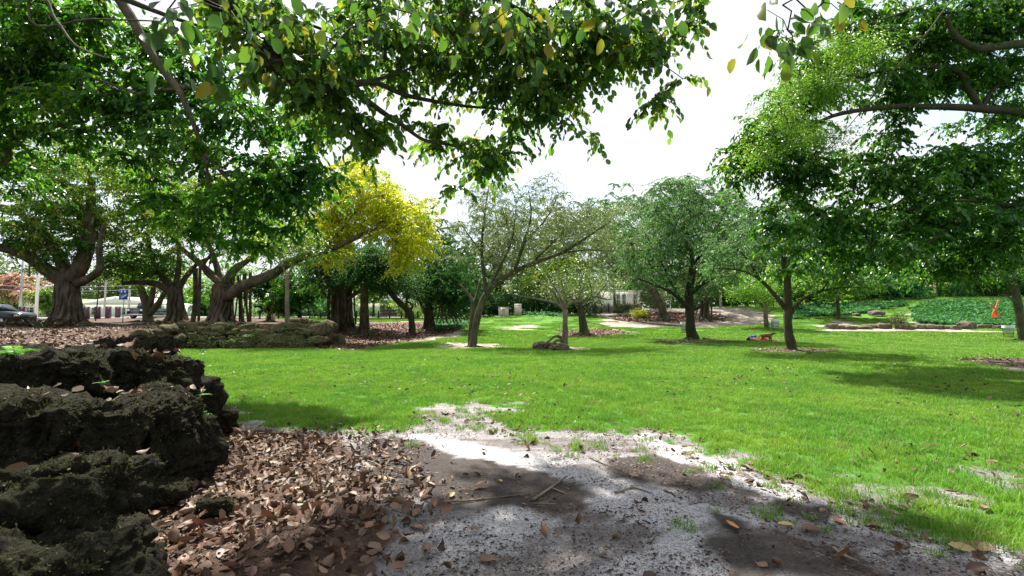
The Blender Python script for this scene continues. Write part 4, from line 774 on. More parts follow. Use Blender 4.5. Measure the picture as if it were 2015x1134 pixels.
tree('feathery_tree', 'fine-leaved tree whose feathery light green branches droop in front of the broad leaves at right', (2330, 14.8), [(2300, 300, 14.85), (2240, 60, 14.18)],
     [([(2240, 60, 14.18), (2050, -60, 13.50), (1900, -20, 13.23), (1820, 70, 13.10), (1740, 160, 12.96), (1660, 260, 12.96), (1560, 350, 12.96)], .035, .006), ([(1820, 70, 13.10), (1700, 110, 12.96), (1600, 170, 12.96), (1500, 250, 12.96)], .02, .006), ([(1900, -20, 13.23), (1760, 30, 12.96), (1640, 70, 12.96), (1540, 120, 12.96)], .02, .006)],
     [ell(1600, 170, 95, 50, 13.10, 0.68), ell(1540, 240, 70, 45, 13.10, 0.54), ell(1620, 270, 80, 35, 13.10, 0.54), ell(1500, 300, 50, 35, 13.10, 0.41), ell(1680, 100, 80, 40, 13.10, 0.54)], K=260, per=70, rc=.34, size=.066, leaf='leaf_bright', bark='bark', r=(.22, .12), hollow=0, droop=.5, tip=.004, upb=.6, wid=.75, flat=.4)
tree('banyan_tree', 'leafy tree overhead at left whose slender grey branches hang into the picture', (-560, 11), [(-500, 400, 11), (-420, 200, 11)],
     [([(-420, 200, 11), (-200, -60, 10), (80, -120, 9.5), (200, -40, 9), (252, 25, 9), (285, 85, 9), (325, 145, 9), (350, 175, 9), (375, 230, 9), (400, 300, 9.2), (415, 380, 9.4)], .14, .025), ([(-420, 220, 11), (-150, 320, 11.5), (0, 288, 11), (40, 262, 11), (100, 250, 11), (170, 240, 11)], .13, .03),
      ([(350, 170, 9), (420, 185, 9.2), (480, 230, 9.4), (540, 300, 9.5)], .04, .012), ([(10, 285, 11), (15, 310, 11), (0, 325, 11)], .1, .05), ([(80, -120, 9.5), (60, 40, 8.5), (180, 38, 8), (320, 42, 7.6)], .03, .01), ([(-200, -60, 10), (40, -40, 8), (110, 40, 7.6), (150, 90, 7.4), (210, 115, 7.2)], .035, .01),
      ([(400, 300, 9.2), (470, 380, 9.6), (520, 450, 9.8)], .03, .01)],
     [ell(60, 130, 150, 90, 10.5, 1.6, 1.3), ell(80, 30, 150, 60, 10, 1.4, 1.), ell(250, 200, 150, 90, 10, 1.4), ell(420, 280, 120, 80, 9.8, 1.3), ell(560, 360, 95, 55, 9.8, 1.1, 1.2), ell(180, 40, 160, 60, 9.5, 1.3), ell(450, 400, 80, 50, 10, 1, 1.1), ell(540, 440, 45, 40, 9.8, .6), ell(90, 260, 120, 60, 11, 1.3, .8), ell(620, 330, 60, 45, 9.6, .8, 1.2), ell(400, 140, 110, 70, 10.2, 1.2), ell(540, 230, 90, 60, 10.2, 1.2), ell(-150, 150, 180, 150, 11, 2), ell(20, 330, 60, 50, 12, 1., 1.), ell(300, 330, 90, 40, 10.4, 1, .6), ell(470, 480, 18, 20, 9.8, .3), ell(640, 250, 60, 45, 10, 1), ell(380, 430, 70, 40, 10.2, .8, .9), ell(500, 480, 60, 30, 9.9, .5, 1), ell(330, 390, 50, 40, 10.4, .6, .7), ell(600, 440, 50, 26, 9.8, .5, .9)],
     K=800, spray=(6, 11, .46), per=75, rc=.40, size=.135, upb=.7, leaf='leaf_dark', bark='bark', lod='mid', r=(.5, .3), flare=.6, hollow=.0, droop=.9, tip=.006, tint=.35)
# nearest tree, trunk behind the camera at left
bz = h1(-5.2, -2.6); b = np.array([-5.2, -2.6, bz]); rt = root('fig_tree', b, 'near overhanging fig whose dark branch and big backlit leaves fill the top of the picture', 'tree')
mb = MB(); limb_tube(mb, [b-[0, 0, .2], b+[0, 0, .5], b+[.1, .2, 1.6], b+[.5, .9, 2.9]], .5, .28, 16, .12, 5, .7, .14, world=True); mb.V = [v-b for v in mb.V]; mb.obj('trunk', rt, M['bark_ban'], smooth=True)
LM = [([tuple(b+[.5, .9, 2.8]), (-3.9, .6, 4.6), (-3.1, 2.6, 4.9), P(430, 0, 4.5), P(500, 72, 4.8), P(560, 140, 5), P(620, 172, 5.2), P(700, 165, 5.4)], .15, .055), ([P(690, 167, 5.4), P(740, 163, 5.6), P(800, 188, 6), P(900, 207, 6.5), P(992, 216, 7)], .042, .014),
      ([P(690, 170, 5.4), P(740, 212, 5.7), P(790, 245, 6), P(835, 276, 6.2), P(895, 288, 6.6), P(960, 318, 7)], .04, .012), ([tuple(b+[.5, .9, 2.7]), (-3.2, .9, 4.9), (-.8, 2.6, 5.6), P(860, -110, 5), P(1100, -120, 5.6), P(1330, -110, 5.4), P(1500, -90, 4.6), P(1600, -40, 4.2)], .14, .02),
      ([P(860, -110, 5), P(920, -40, 5.6), P(1040, 30, 6.2), P(1130, 90, 6.6), P(1200, 150, 6.8)], .04, .01), ([P(1100, -120, 5.6), P(1160, -40, 6), P(1250, 20, 6.3), P(1310, 80, 6.4)], .035, .01), ([P(500, 72, 4.8), P(560, 40, 5.4), P(640, 60, 6), P(720, 100, 6.4)], .03, .01),
      ([P(700, 165, 5.4), P(780, 145, 5.8), P(860, 110, 6.2), P(940, 60, 6.6)], .022, .008), ([tuple(b+[.5, .9, 2.8]), (-4.6, 1., 4.4), (-4.4, 3, 4.8), P(120, -60, 5), P(300, 20, 5), P(420, 60, 5)], .08, .012), ([tuple(b+[.5, .9, 2.8]), (-3, -2, 5.5), (0, -2.5, 6.5), (3, -2, 6.8)], .13, .03), ([(-.8, 2.6, 5.6), (1.5, 2, 6.4), (4, 1.5, 6.8)], .07, .02)]
lb = MB(); nd = []; rr_ = []
for pts, r0, r1 in LM: q, r_ = limb_tube(lb, pts, r0, r1, 10, .12, world=True); nd.append(q); rr_.append(r_)
lo = MB()
A_ = [ell(760, 70, 170, 80, 6, 1.), ell(980, 90, 190, 95, 6.4, 1.), ell(1180, 90, 140, 90, 6.5, .9), ell(1060, 190, 130, 70, 6.6, .8, .9), ell(960, 300, 95, 38, 6.8, .5, 1.1), ell(850, 250, 90, 40, 6.4, .5), ell(620, 190, 110, 60, 5.4, .6), ell(520, 60, 110, 90, 5, .7), ell(1290, 90, 55, 70, 6.2, .5, 1.1), ell(1265, 205, 40, 22, 6.4, .3, 1.2),
      ell(1080, 335, 26, 14, 6.8, .2, 1.3), ell(890, 362, 12, 14, 6.6, .15, 1.2), ell(700, 240, 80, 40, 5.8, .5), ell(1360, 20, 45, 28, 5.6, .3), ell(1420, 22, 22, 26, 5.2, .2), ell(1330, 150, 28, 30, 6.2, .2), ell(1150, 250, 60, 22, 6.6, .3), ell(740, 285, 45, 22, 6, .3)]
B_ = [ell(800, -160, 400, 120, 5.5, 1.2), ell(1300, -180, 250, 90, 5.4, 1.)]
cl = sample_ell(A_, 360, .0); cl2 = sample_ell(B_, 14, 0)
C_ = np.stack([R.uniform(-7.5, -1.5, 95), R.uniform(-6, 1.5, 95), R.uniform(5.0, 8.2, 95)], 1)
NC = np.stack([np.array(P(x_, y_, d_)) for x_, y_, d_ in [(700, 40, 4.2), (760, 60, 4.4), (860, 40, 4.5), (960, 40, 4.3), (1040, 60, 4.5), (900, 90, 4.6), (1120, 30, 4.6), (440, 20, 3.7), (500, 90, 3.9), (350, 70, 3.7), (380, 120, 3.9), (540, 120, 4.2), (620, 60, 4.3), (1040, 80, 4.4), (330, 20, 3.6), (560, 30, 4.1), (800, 20, 4.2), (1000, 20, 4.4), (1190, 60, 4.8), (460, 150, 4.2), (640, 110, 4.5), (1255, 20, 4.8), (1330, 5, 4.8)]])
HG = np.stack([np.array(P(x_, y_, d_)) for x_, y_, d_ in [(1510, 20, 3.9), (1550, 60, 4.0), (1505, 85, 3.9), (1560, 95, 4.0), (1600, 30, 4.1), (1650, 20, 4.1), (1690, 15, 4.1), (1540, 10, 4.0), (1620, 5, 4.1)]])
allc = np.concatenate([cl, cl2, C_, NC, HG])
for pp, r_ in grow(np.concatenate(nd), np.concatenate(rr_), allc, tip=.0035): lb.tube(pp, r_, 5 if r_[0] > .01 else 4, cap=False)
BR_LATE = lb
p1_, m1_, r1_, shp = sprays(np.concatenate([cl, cl2]), 5, 8, .34, .116, down=.65, upbias=.3); p3_, m3_, r3_ = foliage(C_, 60, .6, .12, 'mid', droop=.6)
p2_, m2_, r2_ = foliage(np.concatenate([NC, HG]), 10, .17, .14, 'near', droop=1.5, flat=.9, tint=.3, upbias=.2, wid=.98)
for q in shp: BR_LATE.tube(q, [.0035, .003, .002, .001], 3, cap=False)
BR_LATE.V = [v-b for v in BR_LATE.V]; BR_LATE.obj('branches', rt, M['bark_dark'], smooth=True)
nl = len(p2_); lm = [leaf_mesh('leaf', np.zeros((1, 3)), np.eye(3)[None], [M['leaf_over_big']], 'near') for _ in range(3)]
for m_l in lm:
    v = np.array([q.co for q in m_l.vertices]); v[:, 2] += R.normal()*.06+.10*R.normal()*v[:, 1]**2; m_l.vertices.foreach_set('co', v.astype(np.float32).ravel())
for i in range(min(nl, 290)):
    o = bpy.data.objects.new('leaf', lm[i % 3]); link(o, rt)
    o.matrix_local = Matrix.Translation(Vector((p2_[i]-b).tolist())) @ Matrix(m2_[i].tolist()).to_4x4()
obj('foliage', leaf_mesh('fig_foliage', p1_-b, m1_, [M['leaf_over']], 'near', r1_), rt, kind='stuff')
obj('upper_foliage', leaf_mesh('fig_foliage_top', p3_-b, m3_, [M['leaf_over']], 'mid', r3_), rt, kind='stuff')
# ------------------------------------------------------------------ background trees
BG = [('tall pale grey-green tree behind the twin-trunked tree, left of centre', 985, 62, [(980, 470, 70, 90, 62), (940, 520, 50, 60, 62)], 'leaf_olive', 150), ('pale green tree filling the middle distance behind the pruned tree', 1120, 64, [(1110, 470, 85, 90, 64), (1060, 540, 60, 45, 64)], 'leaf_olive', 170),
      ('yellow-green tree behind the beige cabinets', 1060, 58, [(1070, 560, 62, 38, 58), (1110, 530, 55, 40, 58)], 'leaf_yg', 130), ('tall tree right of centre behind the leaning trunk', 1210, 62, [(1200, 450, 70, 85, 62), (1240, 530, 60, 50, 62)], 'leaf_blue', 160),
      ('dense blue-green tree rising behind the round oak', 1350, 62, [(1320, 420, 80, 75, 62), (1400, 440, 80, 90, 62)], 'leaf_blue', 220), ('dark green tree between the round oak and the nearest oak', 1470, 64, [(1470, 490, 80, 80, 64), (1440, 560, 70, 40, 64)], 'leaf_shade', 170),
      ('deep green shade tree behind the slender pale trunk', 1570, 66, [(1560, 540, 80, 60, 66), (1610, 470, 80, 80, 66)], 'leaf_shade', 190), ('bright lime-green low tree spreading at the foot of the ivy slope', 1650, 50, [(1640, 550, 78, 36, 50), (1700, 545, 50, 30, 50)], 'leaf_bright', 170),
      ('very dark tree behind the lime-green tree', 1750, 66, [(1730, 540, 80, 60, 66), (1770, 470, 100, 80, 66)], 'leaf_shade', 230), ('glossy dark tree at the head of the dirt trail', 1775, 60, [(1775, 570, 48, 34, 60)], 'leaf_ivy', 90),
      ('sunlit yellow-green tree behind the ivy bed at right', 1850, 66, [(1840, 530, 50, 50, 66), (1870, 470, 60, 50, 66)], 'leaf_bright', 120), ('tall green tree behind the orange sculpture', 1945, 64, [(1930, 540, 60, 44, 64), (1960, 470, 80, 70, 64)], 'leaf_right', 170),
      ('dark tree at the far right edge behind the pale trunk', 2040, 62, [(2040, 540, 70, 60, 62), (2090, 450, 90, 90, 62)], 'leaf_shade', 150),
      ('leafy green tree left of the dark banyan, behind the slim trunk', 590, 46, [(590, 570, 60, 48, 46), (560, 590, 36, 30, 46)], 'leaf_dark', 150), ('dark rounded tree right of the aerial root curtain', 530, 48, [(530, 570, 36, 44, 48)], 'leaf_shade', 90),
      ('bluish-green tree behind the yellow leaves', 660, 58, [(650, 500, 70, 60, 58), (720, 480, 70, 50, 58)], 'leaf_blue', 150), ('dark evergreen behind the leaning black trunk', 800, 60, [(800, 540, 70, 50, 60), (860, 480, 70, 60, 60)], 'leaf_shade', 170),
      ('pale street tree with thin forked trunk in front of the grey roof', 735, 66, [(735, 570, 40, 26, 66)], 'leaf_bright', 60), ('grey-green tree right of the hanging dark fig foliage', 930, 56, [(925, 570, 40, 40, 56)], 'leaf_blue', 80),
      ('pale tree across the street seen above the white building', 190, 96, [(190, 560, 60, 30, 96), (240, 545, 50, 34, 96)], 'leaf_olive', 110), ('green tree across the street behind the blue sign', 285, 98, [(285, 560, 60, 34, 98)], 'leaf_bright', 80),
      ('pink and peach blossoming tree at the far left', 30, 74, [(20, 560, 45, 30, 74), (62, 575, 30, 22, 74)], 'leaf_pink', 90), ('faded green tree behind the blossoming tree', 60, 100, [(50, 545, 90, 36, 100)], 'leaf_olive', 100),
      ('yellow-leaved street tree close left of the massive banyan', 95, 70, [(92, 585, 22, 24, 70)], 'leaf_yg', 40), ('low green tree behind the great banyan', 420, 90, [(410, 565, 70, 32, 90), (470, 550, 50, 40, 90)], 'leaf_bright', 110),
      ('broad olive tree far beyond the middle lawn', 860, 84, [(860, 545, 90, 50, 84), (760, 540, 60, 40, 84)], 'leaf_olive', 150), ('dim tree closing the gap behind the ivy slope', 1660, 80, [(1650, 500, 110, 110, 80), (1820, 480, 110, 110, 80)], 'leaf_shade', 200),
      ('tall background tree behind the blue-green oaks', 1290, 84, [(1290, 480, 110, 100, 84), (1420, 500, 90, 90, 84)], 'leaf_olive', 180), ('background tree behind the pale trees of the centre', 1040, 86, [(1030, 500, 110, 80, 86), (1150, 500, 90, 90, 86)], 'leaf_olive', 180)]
for lb_, px, D, els, lf, K in BG: bgtree('background_tree', lb_, px, D, els, lf, K=int(K*1.1), per=78, rc=.75*D/62, size=.345*(D/62)**.8, r=.22, bark='bark_dark' if 'shade' in lf or 'dark' in lb_ else 'bark')
# ------------------------------------------------------------------ limestone
import bmesh
def ico(level):
    bm = bmesh.new(); bmesh.ops.create_icosphere(bm, subdivisions=level, radius=1); V = np.array([v.co[:] for v in bm.verts]); Fc = np.array([[v.index for v in f.verts] for f in bm.faces]); bm.free(); return V, Fc
ICO = {}
def rock_mesh(dim, level, seed, mat, rough=1., box=.62):
    if level not in ICO: ICO[level] = ico(level)
    V, Fc = ICO[level]; d = V/np.linalg.norm(V, axis=1, keepdims=True)
    p = np.sign(d)*np.abs(d)**box; p = p/np.max(np.abs(p), axis=1, keepdims=True)**.35
    p = p*np.array(dim)*.5; sz = float(np.mean(dim)); q = p/sz
    n1 = fbm(q*1.6+seed*7.3, 3, seed); n2 = fbm(q*5+seed, 4, seed+3, .6); n3 = np.abs(vn(q*11+seed, seed+5)); n1 = n1+.32*vn(q*np.array([1.2, 1.2, 6.5])+seed, seed+6)-.35*ss(.25, .55, vn(q*6.5+seed*2, seed+8))-.45*(1-ss(.0, .07, np.abs(vn(q*2.3+seed*3, seed+12)+.15*vn(q*7, seed+1))))
    fine = fbm(p*26, 2, seed+9)+.6*np.abs(vn(p*60, seed+2)) if level >= 5 else 0
    p = p+d*(sz*(.13*n1+.055*rough*n2-.05*rough*n3))[:, None]+(d*(.006*fine)[:, None] if level >= 5 else 0)
    return mesh_np('rock', p, [Fc], [mat], None, True)
# ---- foreground bank boulders: (pixel centre x, y, D, width, depth, height, yaw, label)
BR = [(70, 1015, 3.05, 1.15, .95, .58, .2, 'low front boulder with a mossy top and dry leaves on it, bottom left corner'),
      (85, 858, 3.6, .98, 1.0, .58, .1, 'big blocky boulder at the left edge, stacked above the low front one'),
      (308, 868, 4.6, .80, .85, .88, -.2, 'tall dark boulder facing the leaf litter, right of the blocky one'),
      (150, 738, 4.9, .80, .95, .52, .3, 'rounded boulder at the top of the bank with yellow leaf beside it'),
      (292, 750, 5.3, .72, .95, .56, .1, 'flat-topped boulder at the top of the bank, right of the rounded one'),
      (352, 790, 6.0, .60, 1.0, .66, -.3, 'hindmost boulder of the bank rising against the lawn with ferns on its side'),
      (5, 738, 4.2, .55, .8, .42, .1, 'boulder at the left edge under the fern tuft'),
      (270, 690, 7.4, .9, .9, .34, .2, 'long low boulder on the crest of the bank behind the others'),
      (430, 825, 6.6, .42, .5, .35, .5, 'small boulder at the right foot of the bank beside the lawn'),
      (-20, 1200, 2.6, 1.3, .9, .7, .1, 'boulder cut off by the bottom left corner of the frame'),
      (300, 975, 4.15, .45, .4, .2, .1, 'half-buried stone between two boulders at the foot of the bank'),
      (425, 1000, 3.95, .26, .22, .16, .6, 'small mossy stone lying among the dry leaves')]
BROCK = []
def moss_on(o):
    m = o.data; nv = len(m.vertices); co = np.empty(nv*3, np.float32); m.vertices.foreach_get('co', co); co = co.reshape(-1, 3); no_ = np.empty(nv*3, np.float32); m.vertices.foreach_get('normal', no_); no_ = no_.reshape(-1, 3)
    k = np.where((fbm(co*3.5, 3, 7)+.5*no_[:, 2]+.8*R.random(nv)) > .55)[0]; k = R.choice(k, min(len(k), 2600), replace=False) if len(k) else k
    p = co[k]; d = no_[k]+R.normal(size=p.shape)*.8; obj('moss', leaf_mesh('moss', p, leaf_frames(d, R.normal(size=p.shape)+[0, 0, .3], .010+.022*R.random(len(p))**2, .8), [M['moss']], 'far'), o, kind='stuff')
M['moss'] = leafmat('moss', [(.010, .012, .004), (.03, .035, .012), (.06, .06, .025), (.12, .11, .06), (.03, .05, .012)], .15, tcol=(1.2, 1.2, .8), gloss=.95, spec=.0)
for i, (px, py, D, w, d, h, yaw, lb) in enumerate(BR):
    c = P(px, py, D); o = obj('boulder', rock_mesh((w, d, h), 6 if w > .6 else 4, i+3, M['rock'], 1.25, .6), None, c, label=lb, cat='boulder', group='mossy limestone boulders of the near bank'); o.rotation_euler = (R.normal()*.12, R.normal()*.1, yaw); BROCK.append((c, w, d, h)); o.update_tag(); moss_on(o)
# ---- limestone retaining wall of the raised bed
r = root('limestone_wall', (P(450, 640, 24.4)[0], 24.4, 0), 'low dry-stacked wall of mossy limestone around the banyan bed', 'wall')
base = np.array([P(450, 640, 24.4)[0], 24.4, 0]); ms = [rock_mesh((1.25, .8, .48), 3, 20+k, M['rock_far'], 1.3) for k in range(8)]
cnt = 0
path = [(-17.4, 22.3), (-16.9, 24.3), (-10.3, 24.4), (-11.2, 27.2), (-13.0, 32.0)]
def walk(path, step):
    p = np.array(path, float); s = np.r_[0, np.cumsum(np.linalg.norm(np.diff(p, axis=0), axis=1))]; t = np.arange(0, s[-1], step); return np.stack([np.interp(t, s, p[:, 0]), np.interp(t, s, p[:, 1])], 1)
for row, (z, back) in enumerate([(.14, 0.), (.46, .12), (.76, .3), (1.0, .6)]):
    for k, (x, y) in enumerate(walk(path, .95)):
        if row == 3 and R.random() < .35: continue
        o = obj('stone', ms[int(R.integers(8))], r, np.array([x+R.normal()*.1-.1*back+(row % 2)*.45, y+back+R.normal()*.08, z+R.normal()*.04])-base)
        o.rotation_euler = (R.normal()*.12, R.normal()*.1, R.normal()*.3+(math.pi if R.random() < .5 else 0)); s_ = .72+.35*R.random(); o.scale = (s_, s_, s_*(.85+.3*R.random()))
# rocks of the mulch area
for px, py, D, w, h, lb in [(612, 652, 27.5, 1.0, .5, 'dark stone just beyond the end of the limestone wall'), (660, 665, 28.5, 1.15, .6, 'rounded grey-green boulder in the red mulch'), (735, 641, 36, .75, .5, 'dark stone beside the slender banyan roots'), (590, 636, 31, 1.9, .5, 'long flat dark rock behind the slim trunk'), (628, 642, 33, 1.2, .5, 'low dark rock between the wall end and the banyan skirt')]:
    c = P(px, py, D); z = h1(c[0], c[1]); obj('boulder', rock_mesh((w*.85, w*.7, h*1.1), 4, int(px), M['rock_far'], 1.), None, (c[0], c[1], z+h*.3), label=lb, cat='boulder')
# row by the trail at right
RR = [(1637, 641, 1.5, .75, 'leftmost rounded boulder of the rock row'), (1657, 643, 1.2, .55, 'second boulder, touching the leftmost one of the row'), (1673, 637, 1.1, .5, 'dark low rock just behind the second boulder of the row'), (1697, 644, 1.6, .35, 'flat pale rock in front of the row, under the dark low one'), (1712, 639, 1.3, .5, 'dark rock left of the spiky bush'), (1738, 640, 1.4, .65, 'square rock touching the left side of the spiky bush'),
      (1782, 643, 1.9, .55, 'long dark rock right of the spiky bush'), (1812, 644, 1.2, .6, 'squat rock halfway along the row'), (1812, 637, 2.0, .3, 'thin flat slab behind the middle of the row'), (1838, 645, 2.0, .6, 'broad grey rock left of the largest boulder'), (1860, 648, 1.2, .5, 'small rock at the front left of the largest boulder'), (1880, 645, .9, .6, 'narrow rock touching the largest boulder from the left'),
      (1903, 644, 1.75, 1.0, 'largest boulder of the row, with a leafy top'), (1938, 647, 1.7, .55, 'flat rock right of the largest boulder'), (1962, 649, 1.1, .6, 'greenish rock just left of the white-lined bin'), (1992, 648, .9, .5, 'rock hidden between the bin and the pale trunk'),
      (1725, 611, 1.7, .8, 'bushy grey rock on the slope near the ivy edge'), (1685, 610, 1.2, .4, 'small dark rock at the ivy edge on the slope')]
for k, (px, py, w, h, lb) in enumerate(RR):
    D = 42.+R.normal()*.3 if py > 630 else 52.; w *= .8; h *= .72; c = P(px, py, D); z = h1(c[0], c[1]); o = obj('boulder', rock_mesh((w, w*.75, h*1.15), 3, 60+k, M['rock_grey'], 1.1), None, (c[0], c[1], z+h*.32), label=lb, cat='boulder', group='rocks along the foot of the right slope'); o.rotation_euler[2] = R.normal()*.5
# rock mass at foot of the pruned tree
c = P(1075, 680, 24.3); o = obj('boulder', rock_mesh((1.3, .8, .42), 5, 91, M['rock_grey'], 1.3, 1.15), None, (c[0], c[1], .12), label='dark rock heap gripped by the roots of the pale pruned tree', cat='boulder')
c = P(1100, 687, 23.4); obj('boulder', rock_mesh((.9, .6, .28), 4, 92, M['rock_grey'], 1.2, 1.), None, (c[0], c[1], .08), label='small pale rock in front of the pruned tree', cat='boulder')
for i, lb in enumerate(['thick pale root looping over the rock heap', 'thin pale root crossing the front of the rock heap', 'short pale root running down to the pruned trunk']):
    a = P(1111, 668+i*5, 24-.1*i); e = P(1075+i*9, 676+i*4, 23.9-.2*i); m1 = P(1093+i*3, 662+i*8, 23.8-.2*i); b = MB(); b.tube(smooth_line([a, m1, e], 5), np.linspace(.09, .04, 11), 7, rough=.15); b.obj('tree_root', None, M['bark_pale'], smooth=True, label=lb, cat='root')
# long exposed roots on the pale mound and the sunken drain lip
for i, (pts, lb) in enumerate([([(1240, 632), (1275, 637), (1310, 641), (1340, 643)], 'long dark exposed root on the pale mound'), ([(1190, 618), (1225, 612), (1260, 609)], 'upper exposed root left of the red leaf mound'), ([(1130, 630), (1160, 636), (1190, 642)], 'short exposed root left of the gnarled tree base'), ([(1150, 625), (1200, 628), (1240, 634)], 'exposed root above the pink fallen leaves')]):
    b = MB(); g = [G(*q)+[0, 0, .04] for q in pts]; b.tube(smooth_line(g, 5), .07, 6, rough=.2); b.obj('tree_root', None, M['bark_dark'], smooth=True, label=lb, cat='root')

# ------------------------------------------------------------------ shrubs, ferns, ivy
def shrub(name, label, px, D, w, h, leaf, n=900, size=.12, cat='shrub', z=None, base_h=0, group=None, stems=6, upb=1., droop=.1, wid=1.):
    p = P(px, 600, D); zz = h1(p[0], p[1]) if z is None else z; b = np.array([p[0], p[1], zz]); r = root(name, b, label, cat, group)
    mb = MB()
    for i in range(stems): a = i*6.28/stems; mb.tube([(0, 0, -.05), (math.cos(a)*w*.15, math.sin(a)*w*.15, h*.35), (math.cos(a)*w*.32, math.sin(a)*w*.3, h*.75)], [.03, .02, .01], 5)
    mb.obj('stems', r, M['bark'], smooth=True)
    cl = sample_ell([(np.array([0, 0, h*.5]), np.array([w*.45, min(w, 3)*.4, h*.45]), 1.)], max(8, n//30), .3)
    q, m, rn = foliage(cl, 30, min(w, h)*.22, size, 'far', droop=droop, flat=.8, upbias=upb, wid=wid); q[:, 2] = np.maximum(q[:, 2], .02)
    obj('foliage', leaf_mesh(name+'_foliage', q, m, [M[leaf]], 'far', rn), r, kind='stuff'); return r
shrub('yellow_bush', 'rounded yellow-green bush at the edge of the leaf mound', 1258, 52, 1.9, 1.0, 'leaf_yellow', 2400, .10)
shrub('spiky_bush', 'small dark reddish bush growing up between the rocks of the row', 1765, 42, 1.5, 1.3, 'leaf_brom', 900, .16, droop=-.6, wid=.5)
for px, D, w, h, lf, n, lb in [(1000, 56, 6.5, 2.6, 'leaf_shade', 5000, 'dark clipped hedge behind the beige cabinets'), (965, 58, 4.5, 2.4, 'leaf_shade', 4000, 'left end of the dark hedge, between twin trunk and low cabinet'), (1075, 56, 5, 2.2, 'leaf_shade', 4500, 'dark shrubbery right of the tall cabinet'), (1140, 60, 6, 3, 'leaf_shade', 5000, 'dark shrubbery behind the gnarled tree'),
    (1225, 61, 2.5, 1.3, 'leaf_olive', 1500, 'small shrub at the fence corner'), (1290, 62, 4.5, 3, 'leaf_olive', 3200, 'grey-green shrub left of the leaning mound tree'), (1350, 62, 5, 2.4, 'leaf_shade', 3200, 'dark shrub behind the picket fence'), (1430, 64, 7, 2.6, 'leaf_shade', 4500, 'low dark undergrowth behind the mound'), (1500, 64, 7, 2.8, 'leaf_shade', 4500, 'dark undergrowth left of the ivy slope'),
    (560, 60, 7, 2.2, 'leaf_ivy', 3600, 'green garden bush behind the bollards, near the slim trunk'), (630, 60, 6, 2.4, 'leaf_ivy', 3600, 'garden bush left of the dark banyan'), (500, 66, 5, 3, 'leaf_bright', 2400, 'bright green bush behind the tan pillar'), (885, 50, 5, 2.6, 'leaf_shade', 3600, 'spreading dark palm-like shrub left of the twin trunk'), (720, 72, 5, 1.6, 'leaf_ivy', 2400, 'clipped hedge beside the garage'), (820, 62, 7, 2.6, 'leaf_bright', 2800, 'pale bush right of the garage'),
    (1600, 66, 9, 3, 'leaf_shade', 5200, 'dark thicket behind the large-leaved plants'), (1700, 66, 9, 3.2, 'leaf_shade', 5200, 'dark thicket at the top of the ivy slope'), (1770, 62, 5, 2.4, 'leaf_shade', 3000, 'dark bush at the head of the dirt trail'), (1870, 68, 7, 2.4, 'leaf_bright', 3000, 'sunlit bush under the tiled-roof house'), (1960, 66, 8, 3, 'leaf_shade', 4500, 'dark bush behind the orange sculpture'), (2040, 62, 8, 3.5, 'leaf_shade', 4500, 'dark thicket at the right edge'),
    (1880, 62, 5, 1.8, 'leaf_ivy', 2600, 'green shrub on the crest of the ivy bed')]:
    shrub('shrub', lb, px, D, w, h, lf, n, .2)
# bromeliads beneath the massive banyan
def rosette(label, px, py, D, n, L, mat, name='bromeliad', wd=.07, z=None, group=None, up=.9):
    p = P(px, py, D); zz = h1(p[0], p[1]) if z is None else z; r = root(name, (p[0], p[1], zz), label, 'plant', group)
    for i in range(n):
        a = i*2.4+R.normal()*.2; l = L*(.7+.5*R.random()); e = up*(.5+.7*R.random()); s = np.linspace(0, 1, 6); x = l*s*math.cos(e); z_ = l*(s*math.sin(e)-.45*s*s); w = wd*np.sin(math.pi*(.12+.88*s))*.5
        c = np.stack([x*math.cos(a), x*math.sin(a), z_], 1); sd_ = np.array([-math.sin(a), math.cos(a), 0])
        V = np.concatenate([c+w[:, None]*sd_+[0, 0, .01], c-[0, 0, .008], c-w[:, None]*sd_+[0, 0, .01]]); k = np.arange(5)
        obj('leaf', mesh_np('blade', V, [np.concatenate([np.stack([k, k+1, k+7, k+6], 1), np.stack([k+6, k+7, k+13, k+12], 1)])], [mat], {'rnd': np.full(18, R.random())}, True), r)
bx = [(60, 636, 25), (75, 628, 26.5), (90, 634, 25.5), (103, 626, 27), (118, 633, 26), (128, 628, 26.6), (40, 640, 25), (22, 636, 26), (5, 641, 25), (52, 629, 27), (86, 640, 24), (110, 640, 24.5), (140, 636, 26), (30, 628, 27.5)]
bn = ['at the left frame edge', 'second from the left frame edge', 'in the far left row behind', 'below the dark car bonnet', 'in the middle of the bed', 'centre rear of the bed', 'pointing left, centre front', 'tallest of the bed', 'nearest the banyan roots, front', 'against the banyan trunk base', 'front edge above the leaf litter', 'front right over the roots', 'rightmost by the big surface root', 'rear left under the car']
for (px, py, D), s_ in zip(bx, bn): rosette('dark strappy bromeliad under the massive banyan, '+s_, px, py, D, 17, 1.05, M['leaf_brom'], group='dark bromeliads under the massive banyan')
for (px, D), s_ in zip([(420, 27.5), (445, 27), (465, 28), (400, 28.5), (485, 28.5)], ['left of centre', 'in the centre', 'right of centre', 'leftmost', 'rightmost']): rosette('dark low plant at the foot of the great banyan, '+s_, px, 632, D, 11, .5, M['leaf_brom'], group='dark plants under the great banyan')
p = G(487, 866); rosette('withered red-brown spiky plant in the litter by the small boulder', 487, 866, p[1], 7, .34, M['litter'], z=p[2], wd=.06, up=1.1)
p = G(300, 975); rosette('silvery grey-green plant with three stiff leaves at the foot of the boulders', 300, 975, p[1], 4, .3, plain('silver_leaf', (.22, .26, .2), .5), z=p[2]+.02, wd=.06)
